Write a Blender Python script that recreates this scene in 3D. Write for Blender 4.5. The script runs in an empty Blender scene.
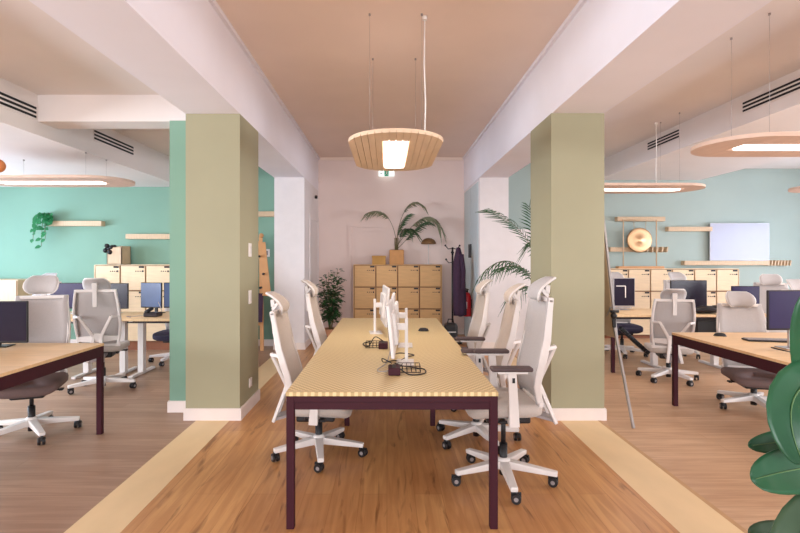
import bpy, bmesh, math, random
from mathutils import Vector, Matrix, Euler
R = math.radians
PI = math.pi
random.seed(7)
sc = bpy.context.scene
col = sc.collection
F = 500.0                                  # focal length in pixels of the 800 px wide frame
VX, VY, EYE = 387.0, 259.0, 1.457

# ------------------------------------------------------------------ camera
cd = bpy.data.cameras.new('camera')
cam = bpy.data.objects.new('camera', cd); col.objects.link(cam)
cam.location = (0, 0, EYE); cam.rotation_euler = (R(90), 0, 0)
cd.sensor_width = 36; cd.lens = F / 800 * 36
cd.shift_x = (400 - VX) / 800; cd.shift_y = (VY - 266.5) / 800
cd.clip_start = 0.05
sc.camera = cam

# ------------------------------------------------------------------ world, daylight, exposure
wd = bpy.data.worlds.new('sky'); sc.world = wd; wd.use_nodes = True
wn = wd.node_tree.nodes; wl = wd.node_tree.links
bg = wn['Background']; bg.inputs[1].default_value = 0.75
tc = wn.new('ShaderNodeTexCoord'); sx = wn.new('ShaderNodeSeparateXYZ'); rp = wn.new('ShaderNodeValToRGB')
rp.color_ramp.elements[0].position = 0.45; rp.color_ramp.elements[0].color = (0.52, 0.50, 0.48, 1)
rp.color_ramp.elements[1].position = 0.6; rp.color_ramp.elements[1].color = (0.98, 0.96, 1.0, 1)
mp = wn.new('ShaderNodeMapRange'); mp.inputs[1].default_value = -1; mp.inputs[2].default_value = 1
wl.new(tc.outputs['Generated'], sx.inputs[0]); wl.new(sx.outputs[2], mp.inputs[0])
wl.new(mp.outputs[0], rp.inputs[0]); wl.new(rp.outputs[0], bg.inputs[0])


def area(name, loc, rot, sx_, sy_, power, color):
    l = bpy.data.lights.new(name, 'AREA'); l.shape = 'RECTANGLE'; l.size = sx_; l.size_y = sy_
    l.energy = power; l.color = color
    o = bpy.data.objects.new(name, l); col.objects.link(o)
    o.location = loc; o.rotation_euler = [R(a) for a in rot]
    return o


# daylight coming in through the side windows, plus an added fill light behind the camera
area('window_and_fill_light', (-7.5, 5.9, 1.45), (0, -90, 0), 1.3, 3.6, 230, (0.60, 0.78, 1.0))
area('window_and_fill_light', (-7.5, 1.0, 1.55), (0, -90, 0), 1.5, 3.6, 330, (0.92, 0.95, 1.0))
area('window_and_fill_light', (8.9, 6.9, 1.6), (0, 90, 0), 1.5, 3.4, 150, (0.70, 0.82, 1.0))
area('window_and_fill_light', (8.9, 2.0, 1.6), (0, 90, 0), 1.5, 3.6, 300, (0.95, 0.96, 1.0))
area('window_and_fill_light', (0.0, -9.0, 1.7), (90, 0, 0), 9.0, 3.0, 800, (0.93, 0.96, 1.0))  # added fill through the open rear, brightens the far back wall

sc.view_settings.view_transform = 'Standard'; sc.view_settings.look = 'None'
sc.view_settings.gamma = 1.0; sc.view_settings.use_curve_mapping = False
sc.view_settings.exposure = 0.30


# ------------------------------------------------------------------ materials
def lin(c):
    return tuple(((v / 255) / 12.92 if v / 255 <= 0.04045 else ((v / 255 + 0.055) / 1.055) ** 2.4) for v in c) + (1.0,)


def mat(name, c, rough=0.6, metal=0.0, var=0.06, scale=8.0, bump=0.0, stretch=(1, 1, 1), emit=None, es=0.0, sheen=0.0, spec=0.4):
    m = bpy.data.materials.new(name); m.use_nodes = True
    nt = m.node_tree; N = nt.nodes; L = nt.links
    b = N['Principled BSDF']
    b.inputs['Roughness'].default_value = rough; b.inputs['Metallic'].default_value = metal
    b.inputs['Specular IOR Level'].default_value = spec
    if sheen: b.inputs['Sheen Weight'].default_value = sheen
    t = N.new('ShaderNodeTexCoord'); mpg = N.new('ShaderNodeMapping'); mpg.inputs['Scale'].default_value = stretch
    no = N.new('ShaderNodeTexNoise'); no.inputs['Scale'].default_value = scale; no.inputs['Detail'].default_value = 4
    L.new(t.outputs['Object'], mpg.inputs[0]); L.new(mpg.outputs[0], no.inputs['Vector'])
    rr = N.new('ShaderNodeValToRGB'); l = lin(c)
    rr.color_ramp.elements[0].position = 0.3; rr.color_ramp.elements[1].position = 0.7
    rr.color_ramp.elements[0].color = tuple(v * (1 - var) for v in l[:3]) + (1,)
    rr.color_ramp.elements[1].color = tuple(min(1, v * (1 + var)) for v in l[:3]) + (1,)
    L.new(no.outputs[0], rr.inputs[0]); L.new(rr.outputs[0], b.inputs['Base Color'])
    if bump:
        bp = N.new('ShaderNodeBump'); bp.inputs['Strength'].default_value = bump; bp.inputs['Distance'].default_value = 0.01
        L.new(no.outputs[0], bp.inputs['Height']); L.new(bp.outputs[0], b.inputs['Normal'])
    if emit:
        b.inputs['Emission Color'].default_value = lin(emit); b.inputs['Emission Strength'].default_value = es
    return m


def plank(name, c1, c2, dark, width, length, rot, rough=0.38, grain=0.5, gap=0.35, knots=0.0):
    """floor boards: a brick pattern for the boards, long stretched noise for the grain"""
    m = bpy.data.materials.new(name); m.use_nodes = True
    nt = m.node_tree; N = nt.nodes; L = nt.links; b = N['Principled BSDF']
    b.inputs['Roughness'].default_value = rough; b.inputs['Specular IOR Level'].default_value = 0.35
    t = N.new('ShaderNodeTexCoord'); mg = N.new('ShaderNodeMapping'); mg.inputs['Rotation'].default_value = (0, 0, rot)
    L.new(t.outputs['Object'], mg.inputs[0])
    br = N.new('ShaderNodeTexBrick'); br.offset = 0.37; br.inputs['Scale'].default_value = 1
    br.inputs['Brick Width'].default_value = length; br.inputs['Row Height'].default_value = width
    br.inputs['Mortar Size'].default_value = 0.0022; br.inputs['Mortar Smooth'].default_value = 0.3
    br.inputs['Color1'].default_value = lin(c1); br.inputs['Color2'].default_value = lin(c2)
    br.inputs['Mortar'].default_value = tuple(a * gap + d * (1 - gap) for a, d in zip(lin(c1), lin(dark)))
    L.new(mg.outputs[0], br.inputs['Vector'])
    m2 = N.new('ShaderNodeMapping'); m2.inputs['Scale'].default_value = (1.2, 16, 1); L.new(mg.outputs[0], m2.inputs[0])
    no = N.new('ShaderNodeTexNoise'); no.inputs['Scale'].default_value = 1.6; no.inputs['Detail'].default_value = 6
    no.inputs['Distortion'].default_value = 0.6
    L.new(m2.outputs[0], no.inputs['Vector'])
    rr = N.new('ShaderNodeValToRGB'); rr.color_ramp.elements[0].position = 0.38; rr.color_ramp.elements[1].position = 0.62
    rr.color_ramp.elements[0].color = (0, 0, 0, 1); rr.color_ramp.elements[1].color = (1, 1, 1, 1)
    L.new(no.outputs[0], rr.inputs[0])
    mx = N.new('ShaderNodeMix'); mx.data_type = 'RGBA'; mx.inputs[7].default_value = lin(dark)
    mul = N.new('ShaderNodeMath'); mul.operation = 'MULTIPLY'; mul.inputs[1].default_value = grain
    L.new(rr.outputs[0], mul.inputs[0]); L.new(mul.outputs[0], mx.inputs[0]); L.new(br.outputs[0], mx.inputs[6])
    last = mx.outputs[2]
    if knots:
        m3 = N.new('ShaderNodeMapping'); m3.inputs['Scale'].default_value = (0.7, 5, 1); L.new(mg.outputs[0], m3.inputs[0])
        n2 = N.new('ShaderNodeTexNoise'); n2.inputs['Scale'].default_value = 2.1; n2.inputs['Detail'].default_value = 3
        n2.inputs['Distortion'].default_value = 1.5; L.new(m3.outputs[0], n2.inputs['Vector'])
        r2 = N.new('ShaderNodeValToRGB'); r2.color_ramp.elements[0].position = 0.60; r2.color_ramp.elements[1].position = 0.72
        L.new(n2.outputs[0], r2.inputs[0])
        x2 = N.new('ShaderNodeMix'); x2.data_type = 'RGBA'; x2.inputs[7].default_value = tuple(v * 0.55 for v in lin(dark)[:3]) + (1,)
        mu = N.new('ShaderNodeMath'); mu.operation = 'MULTIPLY'; mu.inputs[1].default_value = knots
        L.new(r2.outputs[0], mu.inputs[0]); L.new(mu.outputs[0], x2.inputs[0]); L.new(last, x2.inputs[6]); last = x2.outputs[2]
    L.new(last, b.inputs['Base Color'])
    return m


def woven(name, c1, c2, period):
    """printed diamond weave of the long table top"""
    m = bpy.data.materials.new(name); m.use_nodes = True
    nt = m.node_tree; N = nt.nodes; L = nt.links; b = N['Principled BSDF']
    b.inputs['Roughness'].default_value = 0.45
    t = N.new('ShaderNodeTexCoord'); s = N.new('ShaderNodeSeparateXYZ'); L.new(t.outputs['Object'], s.inputs[0])

    def M(op, a, bb):
        n = N.new('ShaderNodeMath'); n.operation = op
        for i, v in enumerate((a, bb)):
            if v is None: continue
            if isinstance(v, (int, float)): n.inputs[i].default_value = v
            else: L.new(v, n.inputs[i])
        return n.outputs[0]
    k = 2 * PI / period
    p = M('MULTIPLY', M('ADD', s.outputs[0], s.outputs[1]), k * 0.5); q = M('MULTIPLY', M('SUBTRACT', s.outputs[0], s.outputs[1]), k * 0.5)
    v = M('MULTIPLY', M('SINE', M('MULTIPLY', s.outputs[0], k), None), M('SINE', M('MULTIPLY', s.outputs[1], k * 0.8), None))
    rr = N.new('ShaderNodeValToRGB'); rr.color_ramp.elements[0].position = 0.40; rr.color_ramp.elements[1].position = 0.62
    rr.color_ramp.elements[0].color = lin(c1); rr.color_ramp.elements[1].color = lin(c2)
    L.new(M('ADD', M('MULTIPLY', v, 0.5), 0.5), rr.inputs[0])
    L.new(rr.outputs[0], b.inputs['Base Color'])
    return m


M = {}
M['ceiling_pink'] = mat('ceiling_paint', (240, 219, 206), 0.92, var=0.02, scale=2)
M['ceiling_white'] = mat('ceiling_white_paint', (236, 226, 222), 0.9, var=0.02, scale=2)
M['beam'] = mat('beam_paint', (240, 234, 240), 0.9, var=0.02, scale=2)
M['back_wall'] = mat('pink_wall_paint', (238, 218, 212), 0.92, var=0.02, scale=2)
M['sage'] = mat('sage_paint', (162, 156, 128), 0.6, var=0.03, scale=1.5)
M['mint'] = mat('mint_paint', (128, 162, 143), 0.75, var=0.03, scale=1.5)
M['teal'] = mat('grey_green_paint', (168, 181, 175), 0.75, var=0.03, scale=1.5)
M['white_paint'] = mat('white_paint', (232, 224, 224), 0.7, var=0.02)
M['skirt'] = mat('skirting_paint', (236, 222, 216), 0.45, var=0.02)
M['pale_door'] = mat('pale_blue_door_paint', (196, 206, 208), 0.6, var=0.02)
M['floor_c'] = plank('warm_pine_boards', (206, 154, 100), (190, 134, 84), (158, 100, 56), 0.17, 3.1, R(90), 0.36, 0.45, 0.3, 0.8)
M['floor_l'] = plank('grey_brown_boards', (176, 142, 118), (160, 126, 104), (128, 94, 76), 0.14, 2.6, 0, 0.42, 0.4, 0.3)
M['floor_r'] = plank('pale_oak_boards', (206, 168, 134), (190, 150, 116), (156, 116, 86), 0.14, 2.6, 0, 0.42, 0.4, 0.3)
M['strip'] = mat('pale_threshold_stone', (226, 196, 152), 0.5, var=0.05, scale=5, stretch=(1, 0.4, 1))
M['strip_edge'] = mat('threshold_edge', (186, 146, 104), 0.5)
M['maroon'] = mat('maroon_metal', (60, 21, 32), 0.55, 0.0, 0.04, spec=0.2)
M['dark_metal'] = mat('dark_metal', (44, 34, 38), 0.4, 0.3, 0.04)
M['woven'] = woven('woven_table_print', (228, 203, 152), (194, 164, 114), 0.039)
M['desk_wood'] = mat('pale_desk_wood', (222, 184, 140), 0.42, var=0.09, scale=6, stretch=(0.6, 9, 1))
M['desk_wood_x'] = mat('pale_desk_wood_x', (226, 190, 146), 0.42, var=0.09, scale=6, stretch=(9, 0.6, 1))
M['white_plastic'] = mat('white_plastic', (224, 216, 212), 0.38, var=0.02)
M['chair_white'] = mat('chair_white', (226, 217, 213), 0.35, var=0.02)
M['mesh_beige'] = mat('beige_chair_mesh', (196, 178, 164), 0.85, var=0.08, scale=180, sheen=0.2)
M['mesh_grey'] = mat('grey_chair_mesh', (182, 174, 172), 0.85, var=0.08, scale=180, sheen=0.2)
M['seat_grey'] = mat('seat_grey_fabric', (186, 174, 166), 0.9, var=0.06, scale=120, sheen=0.2)
M['seat_shaded'] = mat('shaded_seat_fabric', (112, 92, 90), 0.9, var=0.06, scale=120)  # seat fabric with the shade under the desks put into its colour
M['seat_dark'] = mat('seat_dark_fabric', (52, 46, 66), 0.9, var=0.06, scale=120)
M['black'] = mat('black_plastic', (30, 26, 28), 0.45, var=0.05)
M['arm_pad'] = mat('dark_arm_pad', (82, 66, 66), 0.6, var=0.05)
M['hub_grey'] = mat('caster_hub_grey', (150, 140, 140), 0.4)
M['locker'] = mat('locker_wood', (210, 166, 112), 0.5, var=0.07, scale=5, stretch=(1, 1, 8))
M['locker_pale'] = mat('locker_pale_wood', (232, 204, 168), 0.5, var=0.06, scale=5, stretch=(1, 1, 8))
M['locker_gap'] = mat('locker_carcass', (140, 100, 66), 0.6)
M['plinth'] = mat('brown_plinth', (140, 84, 56), 0.5)
M['pale_wood'] = mat('pale_wood', (208, 178, 146), 0.5, var=0.07, scale=7, stretch=(8, 1, 1))
M['easel_wood'] = mat('easel_wood', (206, 150, 100), 0.5, var=0.08, scale=7, stretch=(1, 1, 0.2))
M['felt'] = mat('wood_felt_slat', (232, 202, 172), 0.8, var=0.06, scale=14, stretch=(1, 0.2, 1))
M['felt_x'] = mat('rose_felt_slat', (220, 190, 172), 0.8, var=0.06, scale=14, stretch=(0.2, 1, 1))
M['diffuser'] = mat('lamp_diffuser', (255, 250, 244), 0.5, emit=(255, 249, 243), es=2.2)
M['added_fill'] = mat('added_lamp_fill', (255, 246, 236), 0.5, emit=(255, 240, 226), es=1.6)
M['wire'] = mat('steel_wire', (170, 160, 158), 0.4, 0.6)
M['cord_white'] = mat('white_cord', (240, 234, 228), 0.5)
M['screen'] = mat('dark_screen', (30, 22, 42), 0.25, var=0.05)
M['screen_purple'] = mat('purple_dark_screen', (42, 30, 74), 0.3, var=0.05)
M['screen_blue'] = mat('painted_blue_reflection', (74, 90, 128), 0.25, var=0.12, scale=3)  # blue reflection is put into the screen's base colour
M['silver'] = mat('silver_metal', (190, 184, 186), 0.3, 0.7)
M['leaf'] = mat('dark_green_leaf', (52, 92, 52), 0.5, var=0.2, scale=6)
M['leaf_palm'] = mat('palm_leaf', (66, 96, 66), 0.5, var=0.2, scale=6)
M['leaf_dusty'] = mat('dusty_palm_leaf', (128, 132, 106), 0.6, var=0.2, scale=6)
M['leaf_bright'] = mat('bright_leaf', (40, 120, 70), 0.45, var=0.2, scale=6)
M['rubber'] = mat('glossy_rubber_leaf', (40, 88, 58), 0.30, var=0.25, scale=5, bump=0.15)
M['rubber_dark'] = mat('dark_rubber_leaf', (56, 76, 54), 0.32, var=0.3, scale=5, bump=0.15)
M['vein'] = mat('leaf_vein', (96, 130, 84), 0.5)
M['stem'] = mat('plant_stem', (110, 100, 66), 0.7)
M['pot_wood'] = mat('pot_wood', (196, 142, 88), 0.6, var=0.08, scale=10)
M['pot_terra'] = mat('terracotta', (186, 134, 100), 0.7, var=0.06)
M['soil'] = mat('soil', (60, 46, 36), 0.95, var=0.3, scale=40, bump=0.5)
M['coat'] = mat('plum_coat_cloth', (66, 44, 66), 0.9, var=0.1, scale=25)
M['red'] = mat('extinguisher_red', (200, 36, 44), 0.35)
M['label_white'] = mat('label_white', (236, 226, 222), 0.5)
M['exit_green'] = mat('exit_green', (0, 130, 98), 0.5, emit=(0, 140, 105), es=0.5)
M['exit_white'] = mat('exit_white', (240, 250, 248), 0.5, emit=(236, 250, 248), es=0.8)
M['gold'] = mat('brushed_brass', (204, 166, 128), 0.42, 0.95, 0.05)
M['board'] = mat('whiteboard_surface', (176, 176, 194), 0.22, var=0.01)
M['alu'] = mat('aluminium', (176, 172, 172), 0.35, 0.7)
M['brown_shade'] = mat('brown_fluted_shade', (128, 94, 60), 0.6, var=0.15, scale=30)
M['ochre_box'] = mat('ochre_card', (186, 140, 76), 0.7)
M['orange'] = mat('orange_globe', (206, 122, 68), 0.5)
M['slot'] = mat('vent_slot', (30, 28, 32), 0.7)
M['tan_board'] = mat('tan_board_back', (190, 160, 132), 0.6)


# ------------------------------------------------------------------ mesh builder
class MB:
    def __init__(s): s.v = []; s.f = []; s.m = []; s.sm = []

    def add(s, vs, fs, mi=0, smooth=False):
        o = len(s.v); s.v += [tuple(v) for v in vs]
        for f in fs: s.f.append(tuple(i + o for i in f)); s.m.append(mi); s.sm.append(smooth)
        return s

    def box(s, c, d, rot=None, mi=0, bev=0.0):
        x, y, z = [k / 2 for k in d]
        if bev:
            b = min(bev, x * .95, y * .95, z * .95)
            bm = bmesh.new(); bmesh.ops.create_cube(bm, size=1)
            for v in bm.verts: v.co = Vector((v.co.x * d[0], v.co.y * d[1], v.co.z * d[2]))
            bmesh.ops.bevel(bm, geom=bm.edges[:], offset=b, segments=2, affect='EDGES', profile=0.5)
            bm.verts.index_update()
            vs = [v.co.copy() for v in bm.verts]; fs = [[v.index for v in f.verts] for f in bm.faces]; bm.free()
        else:
            vs = [Vector((sx * x, sy * y, sz * z)) for sz in (-1, 1) for sx, sy in ((-1, -1), (1, -1), (1, 1), (-1, 1))]
            fs = [(3, 2, 1, 0), (4, 5, 6, 7), (0, 1, 5, 4), (1, 2, 6, 5), (2, 3, 7, 6), (3, 0, 4, 7)]
        if rot is not None:
            m = Euler(rot).to_matrix() if not isinstance(rot, Matrix) else rot
            vs = [m @ v for v in vs]
        return s.add([v + Vector(c) for v in vs], fs, mi)

    def span(s, a, b, mi=0, bev=0.0):
        return s.box([(p + q) / 2 for p, q in zip(a, b)], [abs(q - p) for p, q in zip(a, b)], None, mi, bev)

    def bar(s, p, q, w, t, up=(0, 0, 1), mi=0, w2=None, t2=None):
        """tapered rectangular bar from p to q; w across, t along 'up'"""
        p = Vector(p); q = Vector(q); d = (q - p).normalized(); up = Vector(up)
        sd = d.cross(up)
        if sd.length < 1e-4: sd = d.cross(Vector((1, 0, 0)))
        sd.normalize(); u = sd.cross(d).normalized()
        w2 = w if w2 is None else w2; t2 = t if t2 is None else t2
        vs = []
        for c, a, b in ((p, w, t), (q, w2, t2)):
            vs += [c + sd * i * a / 2 + u * j * b / 2 for i, j in ((-1, -1), (1, -1), (1, 1), (-1, 1))]
        return s.add(vs, [(3, 2, 1, 0), (4, 5, 6, 7), (0, 1, 5, 4), (1, 2, 6, 5), (2, 3, 7, 6), (3, 0, 4, 7)], mi)

    def tube(s, pts, r, n=8, mi=0, cap=True, r2=None):
        pts = [Vector(p) for p in pts]; k = len(pts); rings = []
        ref = None
        for i, p in enumerate(pts):
            d = (pts[min(i + 1, k - 1)] - pts[max(i - 1, 0)]).normalized()
            if ref is None or abs(ref.dot(d)) > 0.98:
                ref = Vector((0, 0, 1)) if abs(d.z) < 0.9 else Vector((1, 0, 0))
            a = d.cross(ref).normalized(); b = a.cross(d).normalized(); ref = b
            rr = r if r2 is None else r + (r2 - r) * i / max(1, k - 1)
            rings.append([p + a * math.cos(2 * PI * j / n) * rr + b * math.sin(2 * PI * j / n) * rr for j in range(n)])
        vs = [v for rg in rings for v in rg]; fs = []
        for i in range(k - 1):
            for j in range(n):
                fs.append((i * n + j, i * n + (j + 1) % n, (i + 1) * n + (j + 1) % n, (i + 1) * n + j))
        s.add(vs, fs, mi, True)
        if cap:
            s.add(rings[0], [tuple(range(n))[::-1]], mi); s.add(rings[-1], [tuple(range(n))], mi)
        return s

    def cyl(s, p, q, r, r2=None, n=16, mi=0): return s.tube([p, q], r, n, mi, True, r if r2 is None else r2)

    def lathe(s, prof, c=(0, 0, 0), n=20, mi=0, axis='z', smooth=True):
        vs = []; fs = []; k = len(prof)
        for r, h in prof:
            for j in range(n):
                a = 2 * PI * j / n; x, y = r * math.cos(a), r * math.sin(a)
                v = {'z': (x, y, h), 'y': (x, h, y), 'x': (h, x, y)}[axis]
                vs.append((v[0] + c[0], v[1] + c[1], v[2] + c[2]))
        for i in range(k - 1):
            for j in range(n):
                fs.append((i * n + j, i * n + (j + 1) % n, (i + 1) * n + (j + 1) % n, (i + 1) * n + j))
        if prof[0][0] > 1e-5: fs.append(tuple(range(n))[::-1])
        if prof[-1][0] > 1e-5: fs.append(tuple((k - 1) * n + j for j in range(n)))
        return s.add(vs, fs, mi, smooth)

    def prism(s, out, z0, z1, mi=0):
        n = len(out)
        vs = [(x, y, z0) for x, y in out] + [(x, y, z1) for x, y in out]
        fs = [tuple(range(n))[::-1], tuple(range(n, 2 * n))] + [(i, (i + 1) % n, n + (i + 1) % n, n + i) for i in range(n)]
        return s.add(vs, fs, mi)

    def shell(s, grid, t, mi=0, smooth=True):
        """grid[i][j] of points thickened along its normals by t"""
        a = len(grid); b = len(grid[0]); g = [[Vector(p) for p in row] for row in grid]
        nr = []
        for i in range(a):
            for j in range(b):
                du = g[min(i + 1, a - 1)][j] - g[max(i - 1, 0)][j]; dv = g[i][min(j + 1, b - 1)] - g[i][max(j - 1, 0)]
                n = du.cross(dv); nr.append(n.normalized() if n.length > 1e-9 else Vector((0, 0, 1)))
        fl = [p for row in g for p in row]
        vs = [p + n * t / 2 for p, n in zip(fl, nr)] + [p - n * t / 2 for p, n in zip(fl, nr)]
        o = a * b; fs = []
        for i in range(a - 1):
            for j in range(b - 1):
                q = (i * b + j, (i + 1) * b + j, (i + 1) * b + j + 1, i * b + j + 1)
                fs.append(q); fs.append(tuple(o + k for k in q[::-1]))
        rim = [(0, j) for j in range(b)] + [(i, b - 1) for i in range(1, a)] + [(a - 1, j) for j in range(b - 2, -1, -1)] + [(i, 0) for i in range(a - 2, 0, -1)]
        for k in range(len(rim)):
            p, q = rim[k], rim[(k + 1) % len(rim)]
            fs.append((p[0] * b + p[1], q[0] * b + q[1], o + q[0] * b + q[1], o + p[0] * b + p[1]))
        return s.add(vs, fs, mi, smooth)

    def ball(s, c, r, n=14, mi=0):
        rx, ry, rz = r if isinstance(r, (tuple, list)) else (r, r, r)
        k = max(5, n // 2); vs = []; fs = []
        for i in range(k + 1):
            ph = PI * i / k
            for j in range(n):
                a = 2 * PI * j / n
                vs.append((c[0] + rx * math.sin(ph) * math.cos(a), c[1] + ry * math.sin(ph) * math.sin(a), c[2] + rz * math.cos(ph)))
        for i in range(k):
            for j in range(n):
                fs.append((i * n + j, (i + 1) * n + j, (i + 1) * n + (j + 1) % n, i * n + (j + 1) % n))
        return s.add(vs, fs, mi, True)

    def build(s, name, mats, parent=None, bevel=0.0):
        me = bpy.data.meshes.new(name); me.from_pydata(s.v, [], s.f)
        for m in (mats if isinstance(mats, (list, tuple)) else [mats]):
            me.materials.append(M[m] if isinstance(m, str) else m)
        for p, mi, sm in zip(me.polygons, s.m, s.sm): p.material_index = mi; p.use_smooth = sm
        bm = bmesh.new(); bm.from_mesh(me); bmesh.ops.remove_doubles(bm, verts=bm.verts[:], dist=1e-6)
        bmesh.ops.recalc_face_normals(bm, faces=bm.faces[:]); bm.to_mesh(me); bm.free(); me.update()
        o = bpy.data.objects.new(name, me); col.objects.link(o)
        if parent is not None: o.parent = parent
        if bevel:
            b = o.modifiers.new('bevel', 'BEVEL'); b.width = bevel; b.segments = 2; b.limit_method = 'ANGLE'; b.angle_limit = R(50)
        return o


def W(px, py, Y): return Vector(((px - VX) * Y / F, Y, EYE - (py - VY) * Y / F))


def tag(o, label, cat, group=None):
    o['label'] = label; o['category'] = cat
    if group: o['group'] = group
    return o


def thing(name, loc, label, cat, rz=0.0, group=None):
    o = bpy.data.objects.new(name, None); col.objects.link(o); o.empty_display_size = 0.1
    o.location = loc; o.rotation_euler = (0, 0, rz)
    return tag(o, label, cat, group)


def struct(mb, name, mats, parent=None):
    o = mb.build(name, mats, parent)
    if parent is None: o['kind'] = 'structure'
    return o


KIDS = {}


def copy_tree(o, parent=None):
    c = o.copy(); col.objects.link(c)
    if parent is not None: c.parent = parent
    for ch in [k for k in ALL() if k.parent == o]: copy_tree(ch, c)
    return c


def ALL(): return list(col.objects)


# ------------------------------------------------------------------ setting
def sbox(name, a, b, m): return struct(MB().span(a, b), name, m)


Y0, YB = -2.2, 9.7
sbox('floor', (-1.42, Y0, -0.1), (1.56, YB + .1, 0), 'floor_c')
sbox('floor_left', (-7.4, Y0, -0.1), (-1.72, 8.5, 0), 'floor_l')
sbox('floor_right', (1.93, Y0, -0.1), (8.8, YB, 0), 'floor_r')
sbox('trim_1', (-1.72, Y0, -0.1), (-1.42, 8.5, 0.001), 'strip')
sbox('trim_2', (1.56, Y0, -0.1), (1.90, YB, 0.001), 'strip')
sbox('trim_3', (1.90, Y0, -0.1), (1.93, YB, 0.002), 'strip_edge')
sbox('ceiling', (-1.34, Y0, 3.42), (1.50, YB + .1, 3.55), 'ceiling_pink')
sbox('ceiling_left', (-3.42, Y0, 3.06), (-1.80, 8.5, 3.2), 'ceiling_white')
sbox('ceiling_right', (1.96, Y0, 3.31), (4.03, YB, 3.45), 'ceiling_white')
sbox('ceiling_right_window_side', (6.0, Y0, 3.19), (8.8, YB, 3.3), 'ceiling_white')
sbox('soffit_left', (-7.4, Y0, 2.667), (-3.41, 8.5, 3.07), 'ceiling_white')
sbox('soffit_right', (4.02, Y0, 2.97), (6.0, YB, 3.32), 'ceiling_white')
sbox('beam_left', (-1.82, Y0, 2.77), (-1.33, YB + .1, 3.5), 'beam')
sbox('beam_right', (1.49, Y0, 2.775), (1.965, YB + .1, 3.5), 'beam')
sbox('beam_cross', (-3.41, 4.88, 2.80), (-1.82, 5.16, 3.06), 'ceiling_white')
# fine cornice lines along the central ceiling
b = MB(); b.span((-1.33, Y0, 3.38), (-1.30, 9.7, 3.42)); struct(b, 'trim_4', 'beam')
b = MB(); b.span((1.46, Y0, 3.38), (1.49, 9.7, 3.42)); struct(b, 'trim_5', 'beam')
b = MB(); b.span((-1.30, 9.66, 3.37), (1.46, 9.7, 3.42)); struct(b, 'trim_6', 'ceiling_pink')
# pillars
sbox('pillar_left', (-1.82, 4.52, 0), (-1.33, 5.17, 2.77), 'sage')
sbox('pillar_right', (1.485, 4.52, 0), (1.965, 5.17, 2.775), 'sage')
sbox('pilaster_left', (-2.07, 4.76, 0), (-1.82, 5.17, 2.775), 'mint')
sbox('pier_left', (-1.815, 8.05, 0), (-1.33, 9.8, 2.77), 'white_paint')
sbox('pier_right', (1.50, 8.1, 0), (1.97, 9.8, 2.775), 'white_paint')
sbox('wall_partition', (1.97, 8.12, 0), (2.42, 8.22, 1.94), 'white_paint')
# walls
sbox('wall_back', (-1.34, 9.7, 0), (1.51, 9.82, 3.45), 'back_wall')
sbox('wall_back_left', (-7.4, 8.4, 0), (-1.815, 8.5, 3.1), 'mint')
sbox('wall_back_right', (1.97, 9.6, 0), (8.8, 9.75, 3.4), 'teal')


def side_wall(name, x0, x1, zt, wins, m):
    b = MB(); y = Y0
    for (a, c, z0, z1) in wins:
        b.span((x0, y, 0), (x1, a, zt)); b.span((x0, a, 0), (x1, c, z0)); b.span((x0, a, z1), (x1, c, zt)); y = c
    b.span((x0, y, 0), (x1, 9.75 if x0 > 0 else 8.5, zt))
    return struct(b, name, m)


wl_ = [(-0.8, 2.8, .8, 2.3), (4.1, 7.7, .8, 2.3)]; wr_ = [(0.2, 3.8, .85, 2.35), (5.2, 8.6, .85, 2.35)]
side_wall('wall_left', -7.4, -7.2, 2.7, wl_, 'mint')
side_wall('wall_right', 8.6, 8.8, 3.25, wr_, 'teal')
for k, (x, (a, c, z0, z1)) in enumerate([(-7.3, w) for w in wl_] + [(8.7, w) for w in wr_]):
    b = MB()
    for y in (a + .03, (a * 2 + c) / 3, (a + c * 2) / 3, c - .03): b.span((x - .03, y - .03, z0), (x + .03, y + .03, z1))
    for z in (z0 + .03, z1 - .03): b.span((x - .03, a, z - .03), (x + .03, c, z + .03))
    struct(b, 'window_%d' % (k + 1), 'white_paint')


# skirting
def skirt(name, segs, h=.1):
    b = MB()
    for (a, c) in segs: b.span((a[0], a[1], 0), (c[0], c[1], h)); b.span((a[0] + .004, a[1] + .004, h), (c[0] - .004, c[1] - .004, h + .008))
    return struct(b, name, 'skirt')


skirt('baseboard_pillar_left', [((-1.835, 4.505), (-1.315, 5.185)), ((-2.085, 4.745), (-1.83, 5.185))])
skirt('baseboard_pillar_right', [((1.47, 4.505), (1.98, 5.185))])
skirt('baseboard_pier_left', [((-1.83, 8.035), (-1.315, 8.6))])
skirt('baseboard_pier_right', [((1.485, 8.085), (1.985, 8.5))])
skirt('baseboard_back', [((-1.33, 9.68), (1.5, 9.71))])
skirt('baseboard_back_left', [((-7.2, 8.38), (-1.83, 8.41))])
skirt('baseboard_back_right', [((1.97, 9.58), (8.6, 9.61))])

# panelled door in the back wall, its casing painted like the wall
b = MB(); dl, dr, dt = -0.745, 0.26, 2.125
b.span((dl, 9.66, 0), (dl + .05, 9.71, dt)); b.span((dr - .05, 9.66, 0), (dr, 9.71, dt)); b.span((dl + .05, 9.66, dt - .05), (dr - .05, 9.71, dt))
b.span((dl + .12, 9.69, .2), (dl + .14, 9.71, dt - .12)); b.span((dr - .14, 9.69, .2), (dr - .12, 9.71, dt - .12)); b.span((dl + .14, 9.69, dt - .14), (dr - .14, 9.71, dt - .12))
struct(b, 'door_1', 'back_wall')
# pale double door in the side of the right pier
b = MB(); b.span((1.485, 8.2, 0), (1.51, 8.88, 2.72)); b.span((1.485, 8.9, 0), (1.51, 9.6, 2.72))
d2 = struct(b, 'door_2', 'pale_door')
for y in (8.80, 8.98):
    MB().span((1.462, y - .012, 1.48), (1.485, y + .012, 1.72)).build('door_handle', 'dark_metal', d2)
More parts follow.
